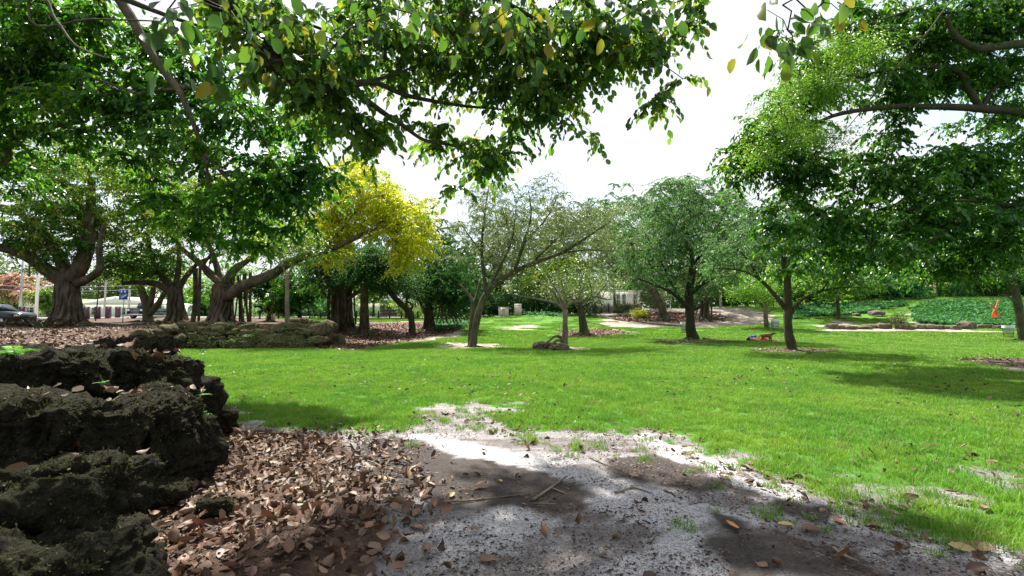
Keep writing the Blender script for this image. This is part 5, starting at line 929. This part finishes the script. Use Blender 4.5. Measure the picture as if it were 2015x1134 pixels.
# large-leaved plants
def bigleaf(label, px, D, n, s):
    p = P(px, 600, D); r = root('elephant_ear', (p[0], p[1], h1(p[0], p[1])), label, 'plant', 'large-leaved plants on the ivy slope')
    for i in range(n):
        a = R.random()*6.28; h = .7+1.2*R.random(); x, y = math.cos(a)*.9*R.random()*s, math.sin(a)*.5-.3; b = MB(); b.tube([(0, 0, 0), (x*.5, y*.5, h*.7), (x, y, h)], .025, 5); st = b.obj('stalk', r, M['leaf_ivy'])
        w = s*(.35+.25*R.random()); V = np.array([(0, 0, .0), (-.5, -.35, -.05), (-.62, .1, -.08), (-.4, .6, -.1), (0, 1, -.25), (.4, .6, -.1), (.62, .1, -.08), (.5, -.35, -.05)])*w; t = -.5-.5*R.random(); Rm = np.array(Matrix.Rotation(R.normal()*.8, 3, 'Z') @ Matrix.Rotation(t-2.2, 3, 'X'))
        obj('leaf', mesh_np('big_leaf', V @ Rm.T+[x, y, h], [np.array([(0, i_, i_+1) for i_ in range(1, 7)]+[(0, 7, 1)])], [M['leaf_bright']], {'rnd': np.full(8, R.random())}), r)
for px, D, n, s, lb in [(1610, 56, 7, 1.0, 'clump of large pale leaves left of the others on the ivy slope'), (1640, 56.5, 9, 1.3, 'largest clump of broad bright leaves on the ivy slope'), (1665, 57, 6, 1.1, 'clump of broad leaves right of the largest one'), (1575, 54, 5, .8, 'small clump of broad leaves just right of the nearest oak trunk')]: bigleaf(lb, px, D, n, s)
# ferns
def fern(label, loc, n, L, up=.8, group=None):
    r = root('fern', loc, label, 'fern', group)
    for i in range(n):
        a = i*6.28/n+R.normal()*.3; l = L*(.7+.5*R.random()); e = up*(.6+.6*R.random()); s = np.linspace(0, 1, 14); x = l*s*math.cos(e); z_ = l*(s*math.sin(e)-.5*s*s); c = np.stack([x*math.cos(a), x*math.sin(a), z_], 1); sd_ = np.array([-math.sin(a), math.cos(a), 0]); T = unit(np.gradient(c, axis=0))
        pos = np.repeat(c[1:], 2, 0); sg = np.tile([1, -1], 13)[:, None]; dr = sg*sd_+.5*np.repeat(T[1:], 2, 0); sz = np.repeat(l*.26*np.sin(math.pi*(.15+.85*s[1:])), 2)
        obj('frond', leaf_mesh('frond', pos, leaf_frames(dr, np.tile([0, 0, 1.], (26, 1))+R.normal(size=(26, 3))*.2, sz, .55), [M['fern']], 'mid'), r)
for px, py, D, n, L, lb in [(30, 700, 4.0, 9, .26, 'fresh green fern tuft on top of the leftmost boulder'), (385, 785, 5.6, 8, .24, 'green fern on the side of the hindmost boulder, upper one'), (392, 820, 5.6, 7, .16, 'small fern below the upper one on the hindmost boulder'), (370, 740, 5.75, 8, .2, 'fern at the crest of the hindmost boulder'), (395, 697, 6.4, 6, .17, 'tiny fern sprig on the skyline of the hindmost boulder'), (205, 755, 4.4, 5, .1, 'tiny green sprout between the top boulders'),
                            (490, 665, 23.8, 12, .55, 'light green fern growing from the limestone wall, largest'), (460, 672, 23.7, 9, .4, 'fern low on the limestone wall left of the largest'), (330, 668, 23.7, 7, .3, 'small fern near the left end of the limestone wall'), (560, 650, 24.2, 8, .35, 'fern by the slim trunk on the wall'), (120, 690, 7, 7, .14, 'small weed on the leaf-strewn crest of the bank')]:
    fern(lb, P(px, py, D), n, L, group='ferns on the limestone')
# moss and tiny plants on the wall and boulders
mp_ = []; md = []
for px0, px1, py, D in [(285, 620, 640, 24.6), (285, 620, 655, 24.1), (285, 620, 668, 23.9), (285, 625, 676, 23.8)]:
    for _ in range(420): x_ = R.uniform(px0, px1); q = P(x_, py+R.normal()*5, D+R.normal()*.15); mp_.append(q)
mp_ = np.array(mp_); d = R.normal(size=mp_.shape); d[:, 1] -= .8; d[:, 2] += .2
obj('wall_moss', leaf_mesh('wall_moss', mp_, leaf_frames(unit(d), R.normal(size=mp_.shape)+[0, -.5, .6], .05+.05*R.random(len(mp_))), [M['fern2']], 'far'), kind='stuff', label='moss and tiny weeds clinging to the limestone wall', cat='moss')
# ivy ground cover
def cover(polys, n, size, h, label, leaf='leaf_ivy'):
    pts = []
    for pl in polys:
        q = np.array(pl); lo, hi = q.min(0), q.max(0); k = int(n/len(polys)); x = R.uniform(lo[0], hi[0], k*4); y = R.uniform(lo[1], hi[1], k*4); ok = (sdp(x, y, pl)+.5*fb2(x, y, .8, 2, 3)) < 0; x, y = x[ok][:k], y[ok][:k]; pts.append(np.stack([x, y, H(x, y)+h*R.random(len(x))**.5], 1))
    pts = np.concatenate(pts); d = R.normal(size=pts.shape)*[1, 1, .4]; obj('ground_cover', leaf_mesh('ivy', pts, leaf_frames(unit(d), [0, -.5, 1]+R.normal(size=pts.shape)*.45, size*(.6+.7*R.random(len(pts))), 1.3), [M[leaf]], 'far'), kind='stuff', label=label, cat='ground cover')
cover(Z_IVY[:1], 26000, .26, .35, 'dark glossy ivy covering the slope left of the dirt trail'); cover(Z_IVY[1:], 30000, .26, .38, 'dark glossy ivy bed right of the dirt trail, around the sculpture')
cover(Z_IVY2[:1], 9000, .2, .45, 'low green ground cover between cabinets and gnarled tree'); cover(Z_IVY2[1:], 6000, .16, .4, 'low dark ground cover left of the twin trunk')
# a far wood closing the horizon
pts = []
for x_ in np.arange(-150, 175, 2.2):
    for y_ in (106,):
        g = h1(x_, y_); hh = 9+4*float(fb2(np.array([x_]), np.array([0.]), .08, 3, 4)[0]); hh = hh*(.45+.55*ss(-60, -30, x_)); k = 110; pts.append(np.stack([x_+R.normal(size=k)*2.4, y_+R.normal(size=k)*2, g+R.random(k)**.8*hh], 1))
pts = np.concatenate(pts); q, m, rn = foliage(pts, 3, 1.0, 1.15, upbias=.2); obj('distant_wood', leaf_mesh('distant_wood', q, m, [M['leaf_shade']], 'far', rn), kind='stuff', label='distant belt of trees closing the horizon beyond the park', cat='trees')
# ------------------------------------------------------------------ litter bins, sculpture, people, dog
def bin_(label, px, D, liner_h, wired=True):
    p = P(px, 600, D); r = root('litter_bin', (p[0], p[1], h1(p[0], p[1])), label, 'litter bin', 'wire litter bins on the lawn'); h = .86
    for i in range(18):
        a = i*6.283/18; b = MB(); b.tube([(.25*math.cos(a), .25*math.sin(a), .04), (.31*math.cos(a), .31*math.sin(a), h)], .009, 4); b.obj('wire', r, M['wire'])
    for z_, rr in ((.05, .25), (.3, .27), (.56, .29), (h, .315)):
        b = MB(); a = np.linspace(0, 6.283, 21); b.tube(np.stack([rr*np.cos(a), rr*np.sin(a), np.full(21, z_)], 1), .013, 5, cap=False); b.obj('ring', r, M['wire'])
    b = MB(); b.tube(smooth_line([(0, 0, h-liner_h), (0, 0, h-liner_h*.5), (0, 0, h+.02)], 4), np.linspace(.235, .30, 9), 16, rough=.05, cap=False); b.tube([(0, 0, h-.16), (0, 0, h+.03)], [.335, .33], 18, rough=.04, cap=False); b.obj('liner', r, M['bag'], smooth=True)
bin_('white-lined wire litter bin just left of the round oak trunk', 1347, 37, .75); bin_('white-lined litter bin right of the slender pale trunk on the lawn', 1524, 41, .72); bin_('wide white-lined litter bin beside the pale trunk at the right edge', 1981, 34, .5)
p = P(1957, 600, 47.5); z = h1(p[0], p[1]); r = root('sculpture', (p[0], p[1], z), 'slender orange-red sculpture of two crossing curved posts standing in the ivy', 'sculpture')
for pts, w in [([(-.3, 0, -.1), (-.22, 0, .8), (.02, 0, 1.3), (.25, 0, 1.75), (.36, 0, 2.15)], .06), ([(.38, 0, -.1), (.30, 0, .8), (.06, .1, 1.35), (-.12, .1, 1.65), (-.30, .1, 1.85)], .06), ([(.05, .2, -.1), (.1, .15, .6), (.05, .1, 1.1)], .045)]:
    b = MB(); b.tube(smooth_line(pts, 5), w, 6); b.obj('post', r, M['orange'])
for z_ in (.25, .5, .75): b = MB(); b.tube([(-.26, 0, z_), (.34, 0, z_)], .035, 5); b.obj('rung', r, M['orange'])
def skin(name, verts, edges, radii, parent, mat, sub=2, rootv=0):
    m = bpy.data.meshes.new(name); m.from_pydata(verts, edges, []); o = obj(name, m, parent); m.materials.append(mat)
    o.modifiers.new('skin', 'SKIN'); 
    for i, s in enumerate(m.skin_vertices[0].data): s.radius = (radii[i], radii[i]) if not isinstance(radii[i], tuple) else radii[i]; s.use_root = (i == rootv)
    sb = o.modifiers.new('sub', 'SUBSURF'); sb.levels = sub; sb.render_levels = sub; return o
# resting person: lies along X, head at left (-X), one knee raised
p = P(1499, 672, 28.6); r = root('person', (p[0], p[1], h1(p[0], p[1])), 'dark-haired person in coral red clothes lying on the lawn with one knee raised', 'person', rz=-.08)
V = [(0, 0, .13), (-.22, 0, .13), (-.42, 0, .14), (-.52, 0, .15), (-.62, 0, .16), (-.74, 0, .17), (.02, -.1, .12), (.42, -.13, .12), (.84, -.15, .08), (.95, -.15, .16), (.02, .1, .13), (.36, .14, .46), (.58, .15, .07), (.70, .15, .06), (-.42, -.19, .13), (-.22, -.30, .09), (-.02, -.32, .07), (-.42, .19, .13), (-.66, .28, .16), (-.74, .12, .14)]
E = [(0, 1), (1, 2), (2, 3), (3, 4), (4, 5), (0, 6), (6, 7), (7, 8), (8, 9), (0, 10), (10, 11), (11, 12), (12, 13), (2, 14), (14, 15), (15, 16), (2, 17), (17, 18), (18, 19)]
rr = [(.15, .1), (.13, .095), (.15, .1), .06, .085, .09, .085, .06, .04, .03, .085, .062, .042, .035, .055, .042, .032, .055, .042, .032]
skin('body', V, E, rr, r, M['skin'])
skin('top', [(-.02, 0, .135), (-.22, 0, .135), (-.42, 0, .145), (-.47, 0, .15), (-.42, -.17, .135), (-.42, .17, .135)], [(0, 1), (1, 2), (2, 3), (2, 4), (2, 5)], [(.155, .11), (.14, .105), (.16, .11), .10, .065, .065], r, M['coral'])
skin('shorts', [(0, 0, .135), (.04, -.1, .13), (.28, -.12, .13), (.04, .1, .14), (.24, .13, .33)], [(0, 1), (1, 2), (0, 3), (3, 4)], [(.16, .11), .10, .085, .10, .085], r, M['coral'])
skin('hair', [(-.66, 0, .19), (-.74, 0, .20), (-.80, 0, .14), (-.84, .04, .07)], [(0, 1), (1, 2), (2, 3)], [.085, .10, .08, .05], r, M['hair'])
b = MB()
for yy in (-.04, .04): b.tube([(-.66, yy, .255), (-.66, yy, .262)], .012, 6)
b.obj('eyes', r, M['hair']); skin('nose', [(-.62, 0, .25), (-.61, 0, .275)], [(0, 1)], [.02, .012], r, M['skin'], 1)
# towel and bag
p2 = P(1508, 675, 28.5); b = MB(); b.box((0, 0, .012), (1.7, .75, .02)); b.obj('towel', None, plain('towel', (.55, .42, .33), .9), (p2[0], p2[1], h1(p2[0], p2[1])+.03), label='pale towel spread under the resting person', cat='towel')
p2 = P(1482, 671, 28.9); r = root('cool_bag', (p2[0], p2[1], h1(p2[0], p2[1])), 'dark blue cool bag with a light lid standing beside the person', 'bag'); b = MB(); b.box((0, 0, .17), (.34, .24, .32)); b.obj('body', r, M['cloth_blue']); b = MB(); b.box((0, 0, .345), (.35, .25, .035)); b.obj('lid', r, plain('bag_lid', (.3, .4, .45), .7)); b = MB(); b.tube(smooth_line([(-.12, 0, .36), (-.1, 0, .43), (.1, 0, .43), (.12, 0, .36)], 4), .012, 5); b.obj('handle', r, M['cloth_blue'])
b = MB(); b.box((-.22, -.02, .06), (.12, .2, .1)); b.obj('side_pocket', r, M['cloth_blue'])
# dog standing side-on, facing right
p2 = P(1510, 676, 27.4); r = root('dog', (p2[0], p2[1], h1(p2[0], p2[1])), 'reddish-brown short-haired dog standing side-on in front of the resting person', 'dog')
V = [(-.05, 0, .40), (-.24, 0, .40), (.14, 0, .385), (.24, 0, .43), (.33, 0, .50), (.40, 0, .53), (.52, 0, .50), (.16, .07, .32), (.17, .07, .18), (.15, .07, .04), (.19, .07, .02), (.16, -.07, .32), (.19, -.07, .18), (.18, -.07, .04), (.22, -.07, .02), (-.25, .07, .33), (-.20, .07, .23), (-.31, .07, .15), (-.29, .07, .03), (-.25, .07, .02), (-.27, -.07, .33), (-.23, -.07, .23), (-.35, -.07, .15), (-.33, -.07, .03), (-.29, -.07, .02), (-.34, 0, .42), (-.45, 0, .34), (-.52, 0, .26)]
E = [(0, 1), (0, 2), (2, 3), (3, 4), (4, 5), (5, 6), (2, 7), (7, 8), (8, 9), (9, 10), (2, 11), (11, 12), (12, 13), (13, 14), (1, 15), (15, 16), (16, 17), (17, 18), (18, 19), (1, 20), (20, 21), (21, 22), (22, 23), (23, 24), (1, 25), (25, 26), (26, 27)]
rr = [(.085, .10), (.08, .09), (.095, .12), .075, .055, .062, .03, .05, .028, .02, .02, .05, .028, .02, .02, .055, .032, .022, .018, .02, .055, .032, .022, .018, .02, .025, .016, .01]
skin('body', V, E, rr, r, M['dogfur'])
for s in (-1, 1): b = MB(); b.prism([(.35, .56), (.40, .585), (.37, .50), (.33, .49)], s*.045-.008, s*.045+.008); b.obj('ear', r, M['dogfur'])
b = MB(); b.tube([(.53, 0, .51), (.555, 0, .508)], .016, 8); b.obj('nose', r, M['black']); b = MB(); b.tube([(.27, 0, .44), (.295, 0, .475)], .075, 10); b.obj('collar', r, M['black'])

# ------------------------------------------------------------------ fallen leaves
def litter_pts(n, poly, y0, y1, x0, x1, sc=.9, bias=0.):
    x = R.uniform(x0, x1, n); y = R.uniform(y0, y1, n); d = sdp(x, y, poly)+.35*fb2(x, y, sc, 3, 44); k = R.random(n) < 1-ss(-.55, .75, d); return x[k], y[k]
def gheight(x, y): return H(x, y)
x1_, y1_ = litter_pts(11500, Z_LIT, 1.6, 8, -5, .4); x2_, y2_ = R.uniform(-3.5, 6, 500), R.uniform(2.3, 8, 500)
k = zones(x2_, y2_)[0] > .5; x2_, y2_ = x2_[k], y2_[k]
xa = np.concatenate([x1_, x2_]); ya = np.concatenate([y1_, y2_]); n = len(xa)
za = gheight(xa, ya)+.008+np.concatenate([.05*R.random(len(x1_)), .006*R.random(len(x2_))])
d = R.normal(size=(n, 3))*[1, 1, .4]; up = np.array([0, 0, 1])+R.normal(size=(n, 3))*.6; sz = .03+.085*R.random(n)**1.5
inv = (np.abs(xa/ya) < 1.1) & (ya > 2.85); order = np.argsort(-np.where(inv, sz/ya, 0)); big = order[:285]; rest = np.ones(n, bool); rest[big] = False; rest &= R.random(n) < .95
obj('fallen_leaves', leaf_mesh('fallen_leaves', np.stack([xa, ya, za], 1)[rest], leaf_frames(d[rest], up[rest], sz[rest], .95, (R.normal(size=int(rest.sum()))*3.5)[:, None]), [M['litter']], 'near'), kind='stuff', label='deep litter of dry brown leaves below the boulders', cat='leaves')
FL = []
for k in range(8):
    c = 1.5*R.normal(); t = R.normal()*.9; s = np.linspace(0, 1, 8); w = (.20+.10*R.random())*np.sin(math.pi*s**.85)*(1+.08*R.normal(size=8)); V = []
    for a, b_ in zip(s, w):
        for e in (-1, -.5, 0, .5, 1): V.append((b_*e, a, .16*c*(e*e)*b_*3+.35*c*(a-.5)**2*.6+.12*t*e*a+.01*R.normal()))
    i = (np.arange(7)[:, None]*5+np.arange(4)[None]).ravel(); FL.append(mesh_np('leaf', V, [np.stack([i, i+1, i+6, i+5], 1)], [M['litter_o']], None, True))
FLY = [m.copy() for m in FL[:3]]; [m.materials.clear() or m.materials.append(M['litter_y']) for m in FLY]
FLG = FL[0].copy(); FLG.materials.clear(); FLG.materials.append(M['litter_g'])
fr = leaf_frames(d, up, sz*1.12, 1.2)
for j, i in enumerate(big):
    o = bpy.data.objects.new('fallen_leaf', FL[j % 8]); link(o); o.matrix_world = Matrix.Translation((float(xa[i]), float(ya[i]), float(za[i])+.02)) @ Matrix(fr[i].tolist()).to_4x4()
    tag(o, 'dry brown fallen leaf lying on the ground in the foreground', 'leaf', 'dry brown leaves in the foreground')
SP = [(988, 955, .11, 1, 'pale yellow oval leaf on the dark ground patch'), (945, 941, .10, 1, 'cream leaf just left of the pale yellow oval leaf on the dark patch'), (892, 975, .10, 1, 'pale curled leaf above the long twig'), (283, 1048, .13, 2, 'bright yellow-green leaf among the brown litter, bottom left'), (88, 757, .10, 3, 'orange-yellow leaf on top of the rounded boulder'), (1530, 1040, .13, 1, 'yellow leaf on the painted sunlit streak at right'), (1635, 1022, .13, 0, 'upright brown leaf on the grey dirt at right'), (1612, 1045, .17, 0, 'large orange-brown leaf right of centre in the dirt'), (1865, 1080, .15, 1, 'golden leaf lying alone in the grey dirt, lower right'), (1960, 1085, .2, 0, 'largest orange-brown leaf, lower right corner'),
      (1800, 1020, .15, 0, 'brown leaf at the edge of the grass tongue at right'), (1455, 1045, .12, 3, 'orange leaf on the dark patch near the bottom'), (725, 1075, .15, 0, 'pinkish brown leaf near the bottom, left of centre'), (855, 960, .1, 0, 'tan leaf by the long twig'), (1262, 1008, .1, 3, 'orange leaf at the end of the twig'), (835, 1045, .13, 0, 'brown leaf below the broken stick'), (940, 1105, .16, 0, 'dark curled leaf at the bottom centre'), (1500, 1035, .1, 3, 'small tan leaf just left of the yellow one on the painted sunlit streak'), (740, 858, .08, 1, 'white-ish leaf by the dark patch edge'), (700, 868, .08, 1, 'pale leaf at the upper left end of the dark patch'), (255, 985, .12, 1, 'yellow leaf beside the silvery plant')]
M['litter_or'] = plain('orange_leaf', (.48, .20, .05), .6, var=.2, scale=20); FLO = FL[2].copy(); FLO.materials.clear(); FLO.materials.append(M['litter_or'])
for px, py, s, kd, lb in SP:
    if py < 800: q = P(px, py, 4.35)
    else: q = G(px, py)
    me = [FL[3], FLY[1], FLG, FLO][kd]; o = obj('fallen_leaf', me, None, q+[0, 0, .02], label=lb, cat='leaf'); o.scale = (s*1.15, s, s); o.rotation_euler = (R.normal()*.15, R.normal()*.2, R.random()*6.28)
# leaves on boulders / crest
q = []
for (c, w, dd, h) in BROCK[:8]:
    for _ in range(15): q.append(c+np.array([R.uniform(-.42, .42)*w, R.uniform(-.42, .42)*dd, h*.5+.02]))
X_ = R.uniform(-22, -4.2, 9000); Y_ = R.uniform(4, 27, 9000); kk = (sdp(X_, Y_, PLAT) < -.1); X_, Y_ = X_[kk], Y_[kk]; q = np.concatenate([q, np.stack([X_, Y_, H(X_, Y_)+.03], 1)])
obj('fallen_leaves', leaf_mesh('crest_leaves', q, leaf_frames(R.normal(size=q.shape)*[1, 1, .2], [0, 0, 1]+R.normal(size=q.shape)*.5, .06+.07*R.random(len(q)), .9, (R.normal(size=len(q))*3)[:, None]), [M['litter']], 'near'), kind='stuff', label='dry leaves on the boulder tops and on the crest of the bank', cat='leaves')
# leaves sprinkled over the lawn, the mulch, the mound
def sprinkle(n, x0, x1, y0, y1, size, label, f=None, dz=.05, mat='litter'):
    x = R.uniform(x0, x1, n); y = R.uniform(y0, y1, n); k = (np.abs(x) < y*1.15+1)
    if f is not None: k &= f(x, y)
    x, y = x[k], y[k]; p = np.stack([x, y, H(x, y)+dz*(.5+R.random(len(x)))], 1)
    obj('fallen_leaves', leaf_mesh('sprinkled_leaves', p, leaf_frames(R.normal(size=p.shape)*[1, 1, .25], [0, 0, 1]+R.normal(size=p.shape)*.45, size*(.5+.9*R.random(len(p))), 1., (R.normal(size=len(p))*3)[:, None]), [M[mat]], 'mid'), kind='stuff', label=label, cat='leaves')
sprinkle(3300, -9, 16, 4, 14, .075, 'dry leaves scattered over the near lawn', lambda x, y: fb2(x, y, .55, 3, 71)+R.random(len(x))*.55-.25*ss(5, 11, y) > .34)
sprinkle(1600, -22, 34, 12, 30, .10, 'few dry leaves on the middle lawn', lambda x, y: R.random(len(x)) < .5, .04)
sprinkle(16000, -17, -3, 22, 46, .14, 'red-brown leaves covering the mulch under the dark figs', lambda x, y: np.minimum.reduce([sdp(x, y, Z_MUL[0])]) < .3, .03)
sprinkle(9000, 8, 26, 45, 60, .20, 'red-brown leaves on the mound under the leaning trunk', lambda x, y: sdp(x, y, Z_MUL[2]) < .3, .03); sprinkle(3500, 2, 12, 32, 42, .13, 'pinkish leaves round the gnarled tree base', lambda x, y: sdp(x, y, Z_MUL[1]) < .3, .03)
# edge litter between lawn and dirt
sprinkle(5200, -3, 8, 3, 8, .08, 'dry leaves gathered along the ragged edge of the lawn', lambda x, y: (np.abs(sdp(x, y, Z_DIRT)-.0) < .38) & (fb2(x, y, 1.1, 2, 12)+R.random(len(x))*.6 > .35), .012)
sprinkle(5200, -3.6, 6.5, 2.7, 8, .030, 'small broken leaf bits strewn over the sandy dirt', lambda x, y: (zones(x, y)[0] > .6) & (fb2(x, y, .9, 3, 33)+R.random(len(x))*.7 > .3), .008)
# soil crumbs and bark chips
x = R.uniform(-3.5, 6.5, 52000); y = 2.7+5.2*R.random(52000)**1.4; k = (zones(x, y)[0] > .6) & (np.abs(x) < y*1.12) & (fb2(x, y, 1.3, 3, 15)+R.random(len(x))*.9 > .35); x, y = x[k], y[k]; n = len(x); s = .004+.012*R.random(n)**2.5
V = np.array([(1, 0, 0), (-.6, .8, 0), (-.5, -.7, 0), (0, 0, .9)]); a = R.random(n)*6.28; ca, sa = np.cos(a), np.sin(a); A = V[None]*s[:, None, None]*[1.6, .8, .8]; B = A.copy(); B[..., 0] = A[..., 0]*ca[:, None]-A[..., 1]*sa[:, None]; B[..., 1] = A[..., 0]*sa[:, None]+A[..., 1]*ca[:, None]; B += np.stack([x, y, H(x, y)+.004], 1)[:, None]
Fa = np.array([(0, 1, 3), (1, 2, 3), (2, 0, 3)])[None]+(np.arange(n)*4)[:, None, None]
crumb, tt = NT('soil_crumb'); nn = N(tt); cr = nn('ValToRGB'); tt.links.new(nn.attr('rnd'), cr.inputs[0]); cr.color_ramp.elements[0].color = (.012, .009, .008, 1); cr.color_ramp.elements[1].color = (.16, .11, .08, 1); cr.color_ramp.elements[0].position = .4; bb = nn('BsdfPrincipled', Roughness=.9); tt.links.new(cr.outputs[0], bb.inputs['Base Color']); nn.out(bb.outputs[0])
obj('soil_crumbs', mesh_np('soil_crumbs', B.reshape(-1, 3), [Fa.reshape(-1, 3)], [crumb], {'rnd': np.repeat(R.random(n), 4)}), kind='stuff', label='dark soil crumbs and bark bits on the sandy dirt', cat='soil')
# mulch rings
def ring(px, py, D, rx, ry, label):
    c = G(px, py); n = 30; a = np.linspace(0, 6.283, n, endpoint=False); V = [(0, 0, .05)]
    for rr_, z_ in ((.6, .05), (.9, .03), (1., -.02)):
        for t in a: w = 1+.08*math.sin(3*t+px)+.05*R.normal(); V.append((rx*rr_*w*math.cos(t), ry*rr_*w*math.sin(t), z_+.01*R.normal()*(rr_ < 1)))
    T = [(0, 1+i, 1+(i+1) % n) for i in range(n)]; Q = [(1+r_*n+i, 1+(r_+1)*n+i, 1+(r_+1)*n+(i+1) % n, 1+r_*n+(i+1) % n) for r_ in range(2) for i in range(n)]
    o = obj('mulch_ring', mesh_np('mulch_ring', V, [np.array(T), np.array(Q)], [M['mulch']], None, True), None, (c[0], c[1], h1(c[0], c[1])+.01), kind='structure')
    k = 900; t = R.random(k)*6.283; q = R.random(k)**.5; p = np.stack([c[0]+rx*q*np.cos(t), c[1]+ry*q*np.sin(t), np.full(k, h1(c[0], c[1])+.075)], 1)
    obj('wood_chips', leaf_mesh('wood_chips', p, leaf_frames(R.normal(size=p.shape)*[1, 1, .2], [0, 0, 1]+R.normal(size=p.shape)*.3, .07+.08*R.random(k), .8), [M['litter']], 'far'), kind='stuff', label=label, cat='mulch')
M['mulch'] = plain('mulch', (.12, .075, .055), .95, var=.4, scale=14, bump=.8)
ring(1372, 675, 30, 2.5, 1.3, 'wood chips in the ring around the round oak'); ring(1560, 692, 21, 1.9, .95, 'wood chips in the ring around the nearest oak'); ring(2020, 715, 16, 2.0, 1.6, 'wood chips in the bed at the right edge')
# sticks
def stick(pts, rr, label, dz=.012):
    g = [G(*q)+[0, 0, dz+rr] for q in pts]; b = MB(); q = smooth_line(g, 4); b.tube(q, np.linspace(rr, rr*.5, len(q)), 7, rough=.18); b.obj('stick', None, M['bark_pale'] if rr > .008 else M['bark'], smooth=True, label=label, cat='stick', group='broken sticks on the dirt')
stick([(1048, 990), (1080, 968), (1114, 943)], .014, 'thick straight pale stick slanting up to the right'); stick([(870, 993), (930, 990), (1000, 982), (1044, 978)], .011, 'long thin twig lying across the lower edge of the dark patch')
stick([(716, 908), (745, 920), (757, 932), (766, 950)], .012, 'curved branch piece at the left of the dark patch'); stick([(775, 968), (810, 962), (880, 958)], .006, 'fine straight twig above the pale curled leaf'); stick([(770, 911), (796, 906)], .013, 'short stub of stick on the dark patch'); stick([(1048, 996), (1095, 997)], .009, 'short twig just below the thick stick')
stick([(710, 1028), (746, 1014)], .012, 'short stick among the litter margin'); stick([(1088, 966), (1110, 975)], .01, 'small dark stick end beside the thick stick'); stick([(1160, 905), (1200, 922), (1228, 934)], .007, 'thin twig in the pale sand right of centre'); stick([(1640, 1085), (1660, 1100), (1690, 1112)], .012, 'dark stick by the lower right dark patch')
stick([(1280, 1075), (1290, 1060)], .006, 'tiny twig near the bottom right of centre'); stick([(1740, 1100), (1760, 1090), (1790, 1080)], .008, 'bent twig lower right'); stick([(1210, 975), (1245, 965), (1280, 975)], .01, 'dark knotted twig beside the crumpled leaves')
g0 = P(20, 670, 7); b = MB(); q = smooth_line([P(-20, 702, 6.0), P(60, 700, 6.2), P(110, 706, 6.4), P(180, 700, 6.8)], 5); q[:, 2] = H(q[:, 0], q[:, 1])+.03; b.tube(q, .022, 7, rough=.1); b.obj('stick', None, M['bark_pale'], smooth=True, label='long pale root-like branch lying on the crest of the bank', cat='stick')
